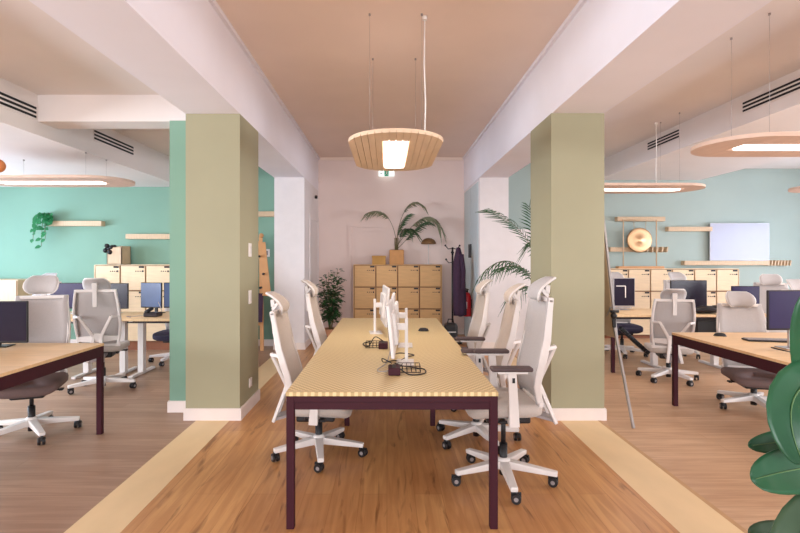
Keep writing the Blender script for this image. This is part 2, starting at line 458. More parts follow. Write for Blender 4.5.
# door opening reveal at the left pier
b = MB(); b.span((-1.335, 8.55, 0), (-1.312, 8.62, 2.23)); b.span((-1.335, 9.55, 0), (-1.312, 9.62, 2.23)); b.span((-1.335, 8.62, 2.16), (-1.312, 9.55, 2.23))
b.span((-1.329, 8.62, 0), (-1.322, 9.55, 2.16)); struct(b, 'door_3', 'white_paint')


# ------------------------------------------------------------------ small fixtures on the structure
def vent(x, yc, zc, L, side, label):
    t = thing('air_vent', (x, yc, zc), label, 'air vent', 0, None)
    s = side
    b = MB(); b.box((s * .004, 0, 0), (.008, L, .135), None, 0); b.build('frame', 'ceiling_white', t)
    for k in (-1, 0, 1):
        MB().box((s * .009, 0, k * .042), (.006, L - .02, .022)).build('slot', 'slot', t)


# left soffit face X=-3.41 ; right soffit face X=4.02
def yfrom(px, X): return X * F / (px - VX)


vent(-3.41, (yfrom(93, -3.41) + yfrom(133, -3.41)) / 2, 2.905, yfrom(133, -3.41) - yfrom(93, -3.41), 1, 'black slotted air vent on the left ceiling bulkhead, nearer the green pilaster')
vent(-3.41, (yfrom(-5, -3.41) + yfrom(36, -3.41)) / 2, 2.875, yfrom(36, -3.41) - yfrom(-5, -3.41), 1, 'black slotted air vent on the left ceiling bulkhead, at the photo edge')
vent(4.02, (yfrom(680, 4.02) + yfrom(648, 4.02)) / 2, 3.185, yfrom(648, 4.02) - yfrom(680, 4.02), -1, 'black slotted air vent on the right ceiling bulkhead, nearer the sage pillar')
vent(4.02, (yfrom(825, 4.02) + yfrom(743, 4.02)) / 2, 3.165, yfrom(743, 4.02) - yfrom(825, 4.02), -1, 'longest black slotted air vent on the right bulkhead, above the near pendant')

p = W(386.5, 173, 9.6)
t = thing('exit_sign', (p.x, 9.62, p.z), 'small green and white exit sign hanging below the central pendant lamp', 'sign')
b = MB(); b.box((0, 0, 0), (.30, .03, .12), None, 0, .004); b.build('sign_box', 'exit_white', t)
MB().box((.0, -.016, 0), (.085, .004, .118)).build('green_panel', 'exit_green', t)
b = MB()   # running figure
b.ball((.012, -.019, .036), (.009, .002, .009), 8); b.bar((.008, -.019, .026), (-.004, -.019, -.004), .014, .002, (0, 1, 0))
b.bar((-.004, -.019, -.004), (.018, -.019, -.02), .009, .002, (0, 1, 0)); b.bar((.018, -.019, -.02), (.016, -.019, -.044), .008, .002, (0, 1, 0))
b.bar((-.004, -.019, -.004), (-.012, -.019, -.026), .009, .002, (0, 1, 0)); b.bar((-.012, -.019, -.026), (-.03, -.019, -.03), .008, .002, (0, 1, 0))
b.bar((.006, -.019, .02), (.026, -.019, .006), .007, .002, (0, 1, 0)); b.bar((.006, -.019, .02), (-.018, -.019, .012), .007, .002, (0, 1, 0))
b.build('running_figure', 'label_white', t)
b = MB(); b.bar((-.066, -.017, -.012), (-.105, -.017, -.012), .012, .003, (0, 1, 0))
b.add([(-.1, -.018, .012), (-.1, -.018, -.036), (-.126, -.018, -.012)], [(0, 1, 2)]); b.build('arrow', 'hub_grey', t)
b = MB(); b.cyl((-.1, 0, .06), (-.1, 0, 3.42 - p.z), .003, n=6); b.cyl((.1, 0, .06), (.1, 0, 3.42 - p.z), .003, n=6); b.build('hanger', 'wire', t)

b = MB(); b.cyl((0, 0, 0), (0, -.02, 0), .05, .05, 20); b.cyl((0, -.02, 0), (0, -.035, 0), .035, .03, 20)
o = b.build('smoke_detector', 'back_wall'); o.location = (W(320, 180, 9.7).x, 9.7, W(320, 180, 9.7).z); tag(o, 'round wall sensor painted like the pink back wall, upper left', 'sensor')
b = MB(); b.box((0, 0, 0), (.05, .05, .06), None, 0, .01); b.cyl((.0, -.025, 0), (.0, -.045, -.01), .02, .02, 12)
o = b.build('security_camera', 'black'); o.location = (-1.29, 9.1, W(316, 197, 9.1).z); tag(o, 'tiny black camera on the left wall near the pink back wall', 'camera')


def plate(x, y, z, w, h, label, name='light_switch', axis='x', inner=True, cat='switch'):
    t = thing(name, (x, y, z), label, cat)
    if axis == 'x':
        MB().box((.005, 0, 0), (.01, w, h), None, 0, .003).build('plate', 'label_white', t)
        if inner: MB().box((.012, 0, 0), (.006, w * .55, h * .55), None, 0, .002).build('rocker', 'white_plastic', t)
    else:
        MB().box((0, -.005, 0), (w, .01, h), None, 0, .003).build('plate', 'label_white', t)
        if inner: MB().box((0, -.012, 0), (w * .55, .006, h * .55), None, 0, .002).build('rocker', 'hub_grey', t)


plate(-1.33, yfrom(249.5, -1.33), EYE + 9 * yfrom(249.5, -1.33) / F, .085, .13, 'upper white switch plate on the aisle side of the left sage pillar')
plate(-1.33, yfrom(249.5, -1.33), EYE - 38 * yfrom(249.5, -1.33) / F, .085, .13, 'lower white switch plate on the aisle side of the left sage pillar')
plate(-1.33, yfrom(250, -1.33), .26, .085, .085, 'white power socket low on the left sage pillar above its skirting', 'wall_socket', 'x', True, 'socket')
plate(W(266, 253, 8.4).x, 8.4, W(266, 253, 8.4).z, .13, .13, 'white thermostat on the green wall behind the wooden easel', 'thermostat', 'y', True, 'thermostat')


# ------------------------------------------------------------------ pendant lamps
def pendant(loc, L, Wd, ceil, label, along='y', felt='felt', strip=(1.15, .2), off=0.0, cord=True):
    """stadium shaped slatted lamp, underside at loc.z; length along local y"""
    t = thing('pendant_lamp', loc, label, 'pendant lamp', 0 if along == 'y' else R(90), 'slatted oval pendant lamps')
    r = Wd / 2; hl = L / 2; gap = .0035 if along == 'y' else .0015
    def half(x): return hl - r + math.sqrt(max(0, r * r - x * x)) if abs(x) < r else 0
    b = MB(); n = 14; w = (Wd - .01) / n
    for i in range(n):
        x0 = -r + .005 + i * w + gap / 2; x1 = x0 + w - gap
        if abs((x0 + x1) / 2) < strip[1] / 2 + .012: 
            for sg in (-1, 1):
                b.add(*slat(x0, x1, half, sg, off + sg * (strip[0] / 2 + .01), .0, .016))
        else:
            top = [(x, half(x)) for x in (x0, (x0 + x1) / 2, x1)]
            out = [(x, -h) for x, h in top] + [(x, h) for x, h in reversed(top)]
            b.prism(out, 0, .016)
    out = []
    for k in range(24):
        a = PI * k / 23; out.append((r * math.cos(a), hl - r + r * math.sin(a)))
    for k in range(24):
        a = PI + PI * k / 23; out.append((r * math.cos(a), -hl + r + r * math.sin(a)))
    b.prism(out, .014, .030)
    b.build('slatted_body', felt, t)
    dw, dl_ = strip[1] / 2, strip[0] / 2; rc = .05; o2 = []
    for cx, cy, a0 in ((dw - rc, dl_ - rc, 0), (-dw + rc, dl_ - rc, 90), (-dw + rc, -dl_ + rc, 180), (dw - rc, -dl_ + rc, 270)):
        for k in range(6):
            a = R(a0 + 90 * k / 5); o2.append((cx + rc * math.cos(a), off + cy + rc * math.sin(a)))
    MB().prism(o2, -.003 if along == 'y' else -.010, .012).build('diffuser', 'diffuser', t)
    l = bpy.data.lights.new('lamp_light', 'AREA'); l.shape = 'RECTANGLE'; l.size = strip[1] - .02; l.size_y = strip[0] - .02
    l.energy = 62 * strip[0] * strip[1]; l.color = (1.0, .955, .91)
    lo = bpy.data.objects.new('lamp_light', l); col.objects.link(lo); lo.parent = t; lo.location = (0, off, -.015)
    if along == 'y': MB().span((-.14, -strip[0] * .42, .031), (.14, strip[0] * .42, .036)).build('added_fill', 'added_fill', t)  # unseen emissive strip added on top to brighten the ceiling
    zt = ceil - loc[2]
    for (x, y) in ((-r * .55, -hl * .55), (r * .55, -hl * .55), (-r * .55, hl * .55), (r * .55, hl * .55)):
        b = MB(); b.cyl((x, y, .028), (x, y, zt), .0011, n=5); b.cyl((x, y, zt - .015), (x, y, zt), .009, n=10)
        b.build('suspension_wire', 'wire', t)
    if cord:
        x, y = r * .62, -hl * .5
        b = MB(); b.tube([(x, y, .028), (x + .006, y, .35), (x - .004, y, .65), (x, y, zt)], .006, 6); b.cyl((x, y, zt - .03), (x, y, zt), .02, n=10)
        b.build('power_cord', 'cord_white', t)
    return t


def slat(x0, x1, half, sg, ystart, z0, z1):
    h0, h1 = half(x0), half(x1)
    a = [(x0, ystart), (x1, ystart), (x1, sg * h1), (x0, sg * h0)]
    vs = [(x, y, z0) for x, y in a] + [(x, y, z1) for x, y in a]
    return vs, [(3, 2, 1, 0), (4, 5, 6, 7), (0, 1, 5, 4), (1, 2, 6, 5), (2, 3, 7, 6), (3, 0, 4, 7)]


pendant((.07, 4.45, 2.38), 1.62, .76, 3.42, 'oval wooden slatted pendant lamp over the long central table', 'y', 'felt', (1.15, .2), 0.05)
pendant((3.38, 3.98, 2.345), 1.8, .76, 3.31, 'nearest and largest oval pendant lamp in the right hand bay', 'x', 'felt_x', (1.2, .15), 0.0, False)
pendant((3.22, 6.55, 2.365), 1.76, .8, 3.31, 'thin oval pendant lamp beside the right sage pillar, above the rear desks', 'x', 'felt_x', (1.2, .15), 0.0, True)
pendant((6.22, 6.52, 2.37), 1.76, .8, 3.19, 'oval pendant lamp whose tip just shows at the right photo edge', 'x', 'felt_x', (1.2, .15), 0.0, False)
pendant((-3.92, 5.88, 2.355), 1.83, .76, 2.667, 'oval pendant lamp in the left bay near the green wall', 'x', 'felt_x', (1.2, .15), 0.0, False)
t = thing('globe_pendant', (-3.27, 4.2, 2.24), 'small orange globe pendant at the left photo edge', 'pendant lamp')
MB().ball((0, 0, 0), .058, 18).build('globe', 'orange', t); MB().cyl((0, 0, .055), (0, 0, .82), .003, n=6).build('cord', 'wire', t)


# ------------------------------------------------------------------ office chairs
def seat_pad(S):
    b = MB(); rows = []
    def ring(sc_, z):
        o = []
        for k in range(28):
            a = 2 * PI * k / 28; c, s = math.cos(a), math.sin(a)
            e = 0.42
            x = .245 * math.copysign(abs(c) ** e, c); y = .235 * math.copysign(abs(s) ** e, s) + .02
            zz = z - (.03 * max(0, (y - .12) / .13) ** 2 if y > .12 else 0)
            o.append((x * sc_, y * sc_, zz))
        return o
    rs = [ring(.90, S - .075), ring(.99, S - .06), ring(1.0, S - .03), ring(.98, S - .01), ring(.90, S), ring(.5, S - .004), ring(.05, S - .006)]
    vs = [p for r_ in rs for p in r_]; fs = []
    for i in range(len(rs) - 1):
        for j in range(28): fs.append((i * 28 + j, i * 28 + (j + 1) % 28, (i + 1) * 28 + (j + 1) % 28, (i + 1) * 28 + j))
    fs.append(tuple(range(28))[::-1]); fs.append(tuple(6 * 28 + j for j in range(28)))
    b.add(vs, fs, 0, True); return b


def back_curve(h, rec):
    """y of the back frame at height h above the seat top"""
    pts = [(-.02, -.19), (.02, -.182), (.11, -.168), (.22, -.188), (.365, -.235), (.52, -.262), (.66, -.288)]
    for (a, ya), (c, yc) in zip(pts, pts[1:]):
        if h <= c:
            k = (h - a) / (c - a); return ya + (yc - ya) * k - rec * max(0, h)
    return pts[-1][1] - rec * h


def back_half(h):
    k = max(0, min(1, h / .66))
    return .188 + .030 * math.sin(PI * min(1, k * 1.1))


CH_GROUP = 'white framed swivel office chairs'


def make_chair(S, rec=0.0, arms=True, armh=.25, mesh='mesh_grey', seat='seat_grey', head=True, hup=0.0, bs=1.0):
    t = bpy.data.objects.new('office_chair', None); col.objects.link(t); t.empty_display_size = .1
    # star base with five casters
    b = MB(); b.lathe([(.001, .075), (.05, .075), (.055, .10), (.045, .135), (.034, .15), (.001, .15)], n=18)
    for k in range(5):
        a = 2 * PI * k / 5; c, s = math.cos(a), math.sin(a)
        b.bar((.03 * c, .03 * s, .108), (.34 * c, .34 * s, .083), .062, .052, (0, 0, 1), 0, .044, .03)
    base = b.build('star_base', 'chair_white', t, .006)
    for k in range(5):
        a = 2 * PI * k / 5; c, s = math.cos(a), math.sin(a); sw = a + 1.1 + k * 1.7
        d = Vector((math.cos(sw), math.sin(sw), 0)); n = Vector((-d.y, d.x, 0)); p = Vector((.325 * c, .325 * s, .031)) - d * .012
        w = MB(); w.cyl((.325 * c, .325 * s, .04), (.325 * c, .325 * s, .075), .008, n=8)
        for sg in (-1, 1):
            w.cyl(p + n * sg * .008, p + n * sg * .025, .031, .029, 16, 0)
            w.cyl(p + n * sg * .0252, p + n * sg * .0275, .014, .012, 12, 1)
        w.bar(p - d * .03 + Vector((0, 0, .02)), p + d * .03 + Vector((0, 0, .02)), .016, .03)
        w.build('caster', ['black', 'hub_grey'], base)
    b = MB(); b.cyl((0, 0, .035), (0, 0, .24), .027, n=14); b.cyl((0, 0, .24), (0, 0, S - .12), .016, n=12); b.build('gas_column', 'black', t)
    b = MB(); b.box((0, -.01, S - .112), (.24, .28, .07), None, 0, .014); b.cyl((-.22, .05, S - .10), (.22, .05, S - .10), .009, n=8)
    b.box((.225, .05, S - .10), (.03, .06, .016), None, 0, .005); b.box((-.225, .05, S - .10), (.03, .06, .016), None, 0, .005)
    b.ball((.16, -.06, S - .10), .022, 10); b.build('tilt_mechanism', 'black', t)
    seat_pad(S).build('seat', seat, t)
    b = MB(); b.bar((0, .05, S - .085), (0, -.17, S - .10), .20, .02, (0, 0, 1), 0, .16, .016)
    b.bar((0, -.17, S - .10), (0, -.325, S - .145), .16, .016, (0, 0, 1), 0, .14, .02); b.build('back_lever', 'hub_grey', t)
    # back frame
    T = .65 * bs; H = [h * bs for h in (-.01, .05, .11, .2, .3, .4, .5, .58, .63, .655)]
    fr = MB()
    for sg in (-1, 1):
        g = []
        for h in H:
            y = back_curve(h, rec); x = back_half(h) * sg
            g.append((x, y, S + h, h))
        vs = []; k = len(g)
        for i, a in enumerate(g):
            e = .017 + .007 * math.sin(PI * max(0, min(1, a[3] / .6))); p0 = g[max(i - 1, 0)]; p1 = g[min(i + 1, k - 1)]
            d = Vector((0, p1[1] - p0[1], p1[2] - p0[2])).normalized(); n_ = Vector((0, d.z, -d.y))
            for u, w_ in ((-1, -1), (1, -1), (1, 1), (-1, 1)): vs.append(Vector(a[:3]) + Vector((u * .012, 0, 0)) + n_ * w_ * e)
        fs = [(i * 4 + j, i * 4 + (j + 1) % 4, i * 4 + 4 + (j + 1) % 4, i * 4 + 4 + j) for i in range(k - 1) for j in range(4)] + [(3, 2, 1, 0), tuple(4 * k - 4 + j for j in range(4))]
        fr.add(vs, fs)
    yt = back_curve(T, rec); yb = back_curve(0, rec)
    fr.bar((-back_half(T) - .012, yt, S + T), (back_half(T) + .012, yt, S + T), .032, .03, (0, 0, 1))
    fr.bar((-.215, yb, S + .0), (.215, yb, S + .0), .03, .032, (0, 0, 1)); frame = fr.build('back_frame', 'chair_white', t, .006)
    g = []
    for i in range(11):
        h = .0 + (T + .012) * i / 10; row = []
        for j in range(9):
            u = -1 + 2 * j / 8; row.append((u * (back_half(h) + .006), back_curve(h, rec) + .022 - .03 * (1 - u ** 4), S + h))
        g.append(row)
    MB().shell(g, .010).build('back_mesh', mesh, t)
    # crossed rear support
    b = MB(); ny = back_curve(.14, rec) - .05; nz = S + .09
    for sg in (-1, 1):
        hy = back_curve(.36, rec) - .075
        b.bar((sg * .03, ny, nz), (sg * .155, hy, S + .36 * bs), .034, .026, (0, 1, 0), 0, .028, .022)
        b.bar((sg * .155, hy + .0, S + .352 * bs), (sg * back_half(.36), back_curve(.36, rec), S + .35 * bs), .024, .024, (0, 0, 1))
        b.bar((sg * .03, ny, nz + .02), (sg * .075, -.325, S - .16), .036, .028, (0, 1, 0), 0, .03, .022)
        b.bar((sg * .02, ny + .004, nz - .015), (sg * .19, back_curve(.07, rec) - .01, S + .075), .03, .075, (0, 0, 1), 0, .02, .05)
    b.box((0, ny, nz), (.12, .04, .10), None, 0, .01); b.build('rear_support', 'chair_white', t, .005)
    if head:
        yh = back_curve(T + .01, rec); z0 = S + T + .01 + hup
        b = MB(); b.bar((0, yh - .026, S + T - .17), (0, yh - .03, z0 + .03), .042, .018, (0, 1, 0)); b.bar((0, yh - .03, z0 + .02), (0, yh - .035, z0 + .075), .05, .03, (0, 1, 0))
        b.build('headrest_post', 'chair_white', t, .004)
        g = []
        for i in range(9):
            v = i / 8; row = []
            hw = .128 * (1 - .34 * abs(2 * v - 1) ** 2.6)
            for j in range(11):
                u = -1 + 2 * j / 10
                row.append(Vector((u * hw, yh + .045 + .03 * u * u - .20 * (v - .38) ** 2 - .05 * v, z0 - .025 + .148 * v)))
            g.append(row)
        MB().shell(g, .016).build('headrest', mesh, t)
        rim = g[0] + [g[i][-1] for i in range(1, 9)] + g[8][::-1][1:] + [g[i][0] for i in range(7, -1, -1)]
        b = MB(); b.tube(rim, .0075, 6); b.bar((0, yh - .035, z0 + .0), g[4][5] + Vector((0, -.012, 0)), .05, .022); b.build('headrest_frame', 'chair_white', t)
    if arms:
        for sg in (-1, 1):
            b = MB(); b.bar((sg * .12, 0, S - .09), (sg * .285, 0, S - .095), .06, .022, (0, 0, 1))
            b.bar((sg * .285, 0, S - .11), (sg * .29, .015, S + armh - .03), .028, .062, (0, 1, 0), 0, .024, .05)
            b.box((sg * .29, .015, S + armh - .026), (.06, .18, .014), None, 0, .004)
            arm = b.build('arm_post', 'chair_white', t, .004)
            MB().box((sg * .305 * .96, .02, S + armh - .006), (.085, .25, .026), None, 0, .011).build('arm_pad', 'arm_pad', arm)
            MB().box((sg * (.285 + .017), .008, S + armh - .075), (.008, .016, .03)).build('arm_button', 'black', arm)
    return t


PROTO = {}


def chair(x, y, face, S, label, rec=0.0, arms=True, armh=.25, mesh='mesh_grey', seat='seat_grey', head=True, hup=0.0, brot=0.0, bs=1.0):
    """face: heading in degrees of the sitter, 0 = +Y, 90 = -X"""
    key = (S, rec, arms, armh, mesh, seat, head, hup, bs)
    if key not in PROTO: t = PROTO[key] = make_chair(*key)
    else: t = copy_tree(PROTO[key])
    t.location = (x, y, 0); t.rotation_euler = (0, 0, R(face))
    tag(t, label, 'office chair', CH_GROUP)
    for k in ALL():
        if k.parent == t and k.name.startswith('star_base'): k.rotation_euler = (0, 0, R(brot))
    return t


chair(.77, 3.31, 90, .55, 'nearest white office chair on the right of the long table, with dark armrests', -0.05, True, .25, 'mesh_grey', brot=34)
chair(.72, 4.03, 86, .47, 'second white office chair along the right side of the long table', 0.02, True, .305, 'mesh_beige', brot=-15)
chair(.71, 5.1, 92, .46, 'farthest white office chair on the right of the long table, near the dark coat', -0.01, True, .14, 'mesh_beige', brot=20)
chair(-.51, 3.74, -90, .42, 'reclined white office chair at the near left of the long table', 0.03, True, .16, 'mesh_beige', brot=10)
chair(-.46, 4.95, -90, .46, 'second white office chair on the left of the long table, before the leafy plant', 0.02, True, .14, 'mesh_beige', brot=10)
chair(-2.95, 4.15, 200, .47, 'office chair with pale blank back tucked under the end of the left desk', 0.02, False, .25, 'mesh_grey', 'seat_shaded', brot=45, hup=.05)
chair(-3.18, 5.60, 16, .52, 'white office chair seen from behind at the sit-stand desk in the left bay', 0.03, False, .25, 'mesh_grey', brot=-8, bs=.92)
chair(-5.05, 7.1, 172, .46, 'office chair farthest left, half hidden behind a pale chair back', 0.03, False, .25, 'mesh_grey', brot=5)
chair(-3.02, 7.12, 180, .43, 'dark seated office chair behind the sit-stand desk, beside the green pilaster', 0.0, False, .25, 'mesh_grey', 'seat_dark', False, brot=12)
chair(3.58, 4.88, 165, .36, 'pale office chair facing the camera at the end of the right desk', 0.1, False, .25, 'mesh_grey', 'seat_shaded', brot=22, bs=.95)
chair(3.40, 6.04, -18, .42, 'white office chair seen from behind at the rear desks in the right bay', 0.03, False, .25, 'mesh_grey', brot=14, bs=.86)
chair(3.58, 7.62, 178, .46, 'dark seated office chair behind the flip board, right bay', 0.0, False, .25, 'mesh_grey', 'seat_dark', True, brot=3)
chair(4.58, 7.62, 182, .46, 'office chair behind the wide dark monitor, only its headrest clear before the lockers', 0.0, False, .25, 'mesh_grey', 'seat_grey', True, brot=9)
chair(5.38, 6.95, 150, .45, 'tilted office chair standing below the whiteboard right end', 0.05, False, .25, 'mesh_grey', brot=9)
chair(5.0, 5.75, 185, .42, 'office chair at the right photo edge, behind the large purple black monitor', 0.05, False, .25, 'mesh_grey', brot=9)


# ------------------------------------------------------------------ desks
def bench(name, loc, x0, x1, y0, y1, zt, top, label, legs, apron=.075, tray=True):
    t = thing(name, loc, label, 'desk')
    b = MB(); b.span((x0, y0, zt - .022), (x1, y1, zt), 0, .002); b.build('table_top', top, t)
    b = MB(); h = apron
    b.span((x0 + .01, y0 + .004, zt - .022 - h * .42), (x1 - .01, y0 + .034, zt - .022)); b.span((x0 + .01, y0 + .012, zt - .022 - h), (x1 - .01, y0 + .042, zt - .022 - h * .46))
    b.span((x0 + .01, y1 - .034, zt - .022 - h), (x1 - .01, y1 - .004, zt - .022))
    for x in (x0 + .004, x1 - .034): b.span((x, y0 + .01, zt - .022 - h), (x + .03, y1 - .01, zt - .022))
    b.build('frame', 'maroon', t)
    for (x, y) in legs:
        MB().span((x - .021, y - .021, .0), (x + .021, y + .021, zt - .0225), 0, .003).build('leg', 'maroon', t)
    if tray:
        b = MB(); xc = (x0 + x1) / 2; b.span((xc - .12, y0 + .3, zt - .14), (xc + .12, y1 - .3, zt - .135))
        for sg in (-1, 1): b.span((xc + sg * .12 - .004, y0 + .3, zt - .14), (xc + sg * .12 + .004, y1 - .3, zt - .08))
        k = 4
        for i in range(k): 
            y = y0 + .35 + (y1 - y0 - .7) * i / (k - 1); b.span((xc - .125, y - .01, zt - .14), (xc + .125, y + .01, zt - .025))
        b.build('cable_tray', 'white_plastic', t)
    return t


bench('bench_table', (0, 0, 0), -.545, .60, 2.69, 6.07, .74, 'woven', 'long central bench table with woven pattern top and maroon legs',
      [(-.522, 2.713), (.577, 2.713), (-.522, 6.047), (.577, 6.047), (-.35, 4.38), (.40, 4.38)])
bench('bench_desk', (0, 0, 0), -3.62, -2.37, 2.2, 4.19, .753, 'desk_wood', 'pale wood desk with dark legs at the left photo edge',
      [(-2.392, 4.168), (-3.598, 4.168), (-2.392, 2.222), (-3.598, 2.222)], .085, False)
bench('bench_desk', (0, 0, 0), 2.84, 4.1, 3.0, 4.99, .725, 'desk_wood', 'pale wood desk with dark legs on the right, behind the rubber plant',
      [(2.862, 4.968), (4.078, 4.968), (2.862, 3.022), (4.078, 3.022)], .085, False)


def rear_desk(x0, x1, y0, y1, zt, label, legx, maroon=None):
    t = thing('sit_stand_desk', ((x0 + x1) / 2, (y0 + y1) / 2, 0), label, 'desk')
    cx, cy = t.location.x, t.location.y
    b = MB(); b.span((x0 - cx, y0 - cy, zt - .03), (x1 - cx, y1 - cy, zt), 0, .003); b.build('table_top', 'desk_wood_x', t)
    b = MB(); b.span((x0 - cx + .05, -.25, zt - .075), (x1 - cx - .05, -.2, zt - .03)); b.span((x0 - cx + .05, .2, zt - .075), (x1 - cx - .05, .25, zt - .03)); b.build('under_frame', 'dark_metal', t)
    for x in legx:
        b = MB(); b.span((x - cx - .035, -.05, .025), (x - cx + .035, .03, zt - .03), 0, .004); b.span((x - cx - .028, -.30, 0), (x - cx + .028, .30, .03), 0, .006)
        b.span((x - cx - .02, -.3, zt - .05), (x - cx + .02, .3, zt - .03)); b.build('lifting_leg', 'white_plastic', t)
    if maroon:
        for (x, y) in maroon: MB().span((x - cx - .02, y - cy - .02, 0), (x - cx + .02, y - cy + .02, zt - .03)).build('leg', 'maroon', t)
    return t


rear_desk(-4.35, -3.25, 5.93, 6.78, .745, 'pale sit-stand desk with white legs in front of the left lockers', (-3.8, -3.34))
rear_desk(-3.24, -2.12, 5.95, 6.8, .745, 'pale desk carrying the blue reflecting monitors beside the green pilaster', (-3.12, -2.3))
rear_desk(2.86, 4.5, 6.38, 7.2, .745, 'pale rear desk next to the flip board in the right bay', (3.62, 4.44), [(2.9, 6.42), (2.9, 7.15)])
rear_desk(4.53, 4.95, 6.38, 7.2, .745, 'rear desk behind the pale chair back at far right', (4.78,))


# ------------------------------------------------------------------ monitors
def monitor(loc, w, h, zc, rz, label, scr='screen', case='black', stand='white_plastic', tilt=0.0, post_off=.06, base=True, refl_line=None):
    """zc = height of the screen centre above the desk; screen faces local -y"""
    t = thing('monitor', loc, label, 'monitor', rz)
    m = Euler((tilt, 0, 0)).to_matrix()
    b = MB(); b.box((0, 0, zc), (w, .022, h), m, 0, .006); b.box(m @ Vector((0, .022, 0)) + Vector((0, 0, zc)), (w * .62, .03, h * .62), m, 0, .012); b.build('housing', case, t)
    MB().box(m @ Vector((0, -.0125, .004)) + Vector((0, 0, zc)), (w - .016, .003, h - .026), m).build('screen', scr, t)
    b = MB(); b.box((0, .035 + post_off / 2, zc), (.045, post_off + .03, .045), None, 0, .008); b.span((-.02, post_off + .028, .008), (.02, post_off + .05, zc + .06), 0, .004)
    b.build('stand_post', stand, t)
    b = MB(); b.span((-.10, -.03 + post_off, 0), (.10, .09 + post_off, .008), 0, .003); b.build('stand_base', stand, t)
    if refl_line:
        b = MB(); p = m @ Vector((0, -.0145, 0)) + Vector((0, 0, zc))  # screen reflection drawn as flat white bars
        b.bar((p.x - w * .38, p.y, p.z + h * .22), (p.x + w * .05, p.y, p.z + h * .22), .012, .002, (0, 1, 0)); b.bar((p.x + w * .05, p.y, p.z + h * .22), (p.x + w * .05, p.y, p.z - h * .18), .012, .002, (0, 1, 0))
        b.build('painted_reflection_line', 'label_white', t)
    return t


ZT = .741
# on the long table : seen edge on
monitor((.035, 3.45, ZT), .56, .34, .25, R(-93), 'nearest white monitor on the long table, seen edge on, stand to its right', 'screen', 'white_plastic', 'white_plastic', R(6))
monitor((-.02, 4.86, ZT), .60, .36, .27, R(95), 'white backed monitor behind the nearest one, showing its pale rear', 'screen', 'white_plastic', 'white_plastic', R(4))
monitor((.06, 4.14, ZT), .56, .34, .25, R(-92), 'third monitor on the long table, facing the left chairs', 'screen', 'white_plastic', 'white_plastic', R(3))
# left bay
monitor((-3.12, 3.93, .755), .56, .33, .205, R(6), 'large black monitor at the left photo edge on the near left desk', 'screen', 'black', 'black', 0.0)
monitor((-4.06, 6.42, .746), .50, .33, .24, R(3), 'dark monitor left of the white chair on the left sit-stand desk', 'screen_purple', 'black', 'white_plastic')
monitor((-3.58, 6.45, .746), .50, .33, .235, R(-2), 'dark monitor right of the white headrest on the left sit-stand desk', 'screen', 'black', 'white_plastic')
monitor((-3.06, 6.5, .746), .30, .33, .24, R(-10), 'left one of the two blue reflecting monitors beside the green pilaster', 'screen_blue', 'black', 'black')
monitor((-2.74, 6.52, .746), .32, .33, .24, R(8), 'right one of the two blue reflecting monitors, cut by the green pilaster', 'screen_blue', 'black', 'black')
# right bay
monitor((3.28, 6.92, .746), .29, .40, .25, R(-3), 'narrow dark monitor with a painted bright bent reflection, beside the flip board', 'screen', 'silver', 'silver', 0.0, refl_line=True)
monitor((4.13, 6.85, .746), .52, .38, .23, R(4), 'wide dark monitor behind the white chair in the right bay', 'screen', 'black', 'white_plastic')
monitor((4.80, 6.7, .746), .36, .26, .22, R(-4), 'small dark monitor behind the pale headrest of the right end chair', 'screen_purple', 'dark_metal', 'white_plastic')
monitor((3.33, 4.02, .727), .58, .32, .32, R(4), 'largest purple black monitor on the right desk near the rubber plant', 'screen_purple', 'dark_metal', 'silver')


# ------------------------------------------------------------------ desk top clutter
def cable(pts, label, r=.004, m='black', n=6):
    P = [Vector(p) for p in pts]; out = []
    for i in range(len(P) - 1):
        p0, p1, p2, p3 = P[max(i - 1, 0)], P[i], P[i + 1], P[min(i + 2, len(P) - 1)]
        for k in range(6):
            s = k / 6; out.append(.5 * (2 * p1 + (p2 - p0) * s + (2 * p0 - 5 * p1 + 4 * p2 - p3) * s * s + (3 * p1 - p0 - 3 * p2 + p3) * s ** 3))
    out.append(P[-1])
    return tag(MB().tube(out, r, n).build('cable', m), label, 'cable')


def power_box(x, y, label):
    t = thing('power_box', (x, y, ZT), label, 'power box')
    MB().box((0, 0, .024), (.075, .12, .046), None, 0, .006).build('housing', 'maroon', t)
    b = MB()
    for k in range(3): b.cyl((0, -.035 + .035 * k, .047), (0, -.035 + .035 * k, .05), .013, n=12)
    b.build('outlet', 'black', t)


def wire_tray(x, y, label):
    t = tag(MB().build('wire_tray', 'dark_metal'), label, 'cable tray') if False else None
    b = MB()
    for z in (.006, .045):
        b.tube([(-.07, -.05, z), (.07, -.05, z), (.07, .05, z), (-.07, .05, z), (-.07, -.05, z)], .0025, 5)
    for k in range(6):
        u = -.07 + .028 * k; b.tube([(u, -.05, .045), (u, -.05, .006), (u, .05, .006), (u, .05, .045)], .0018, 4)
    o = b.build('wire_tray', 'dark_metal'); o.location = (x, y, ZT); tag(o, label, 'cable tray')


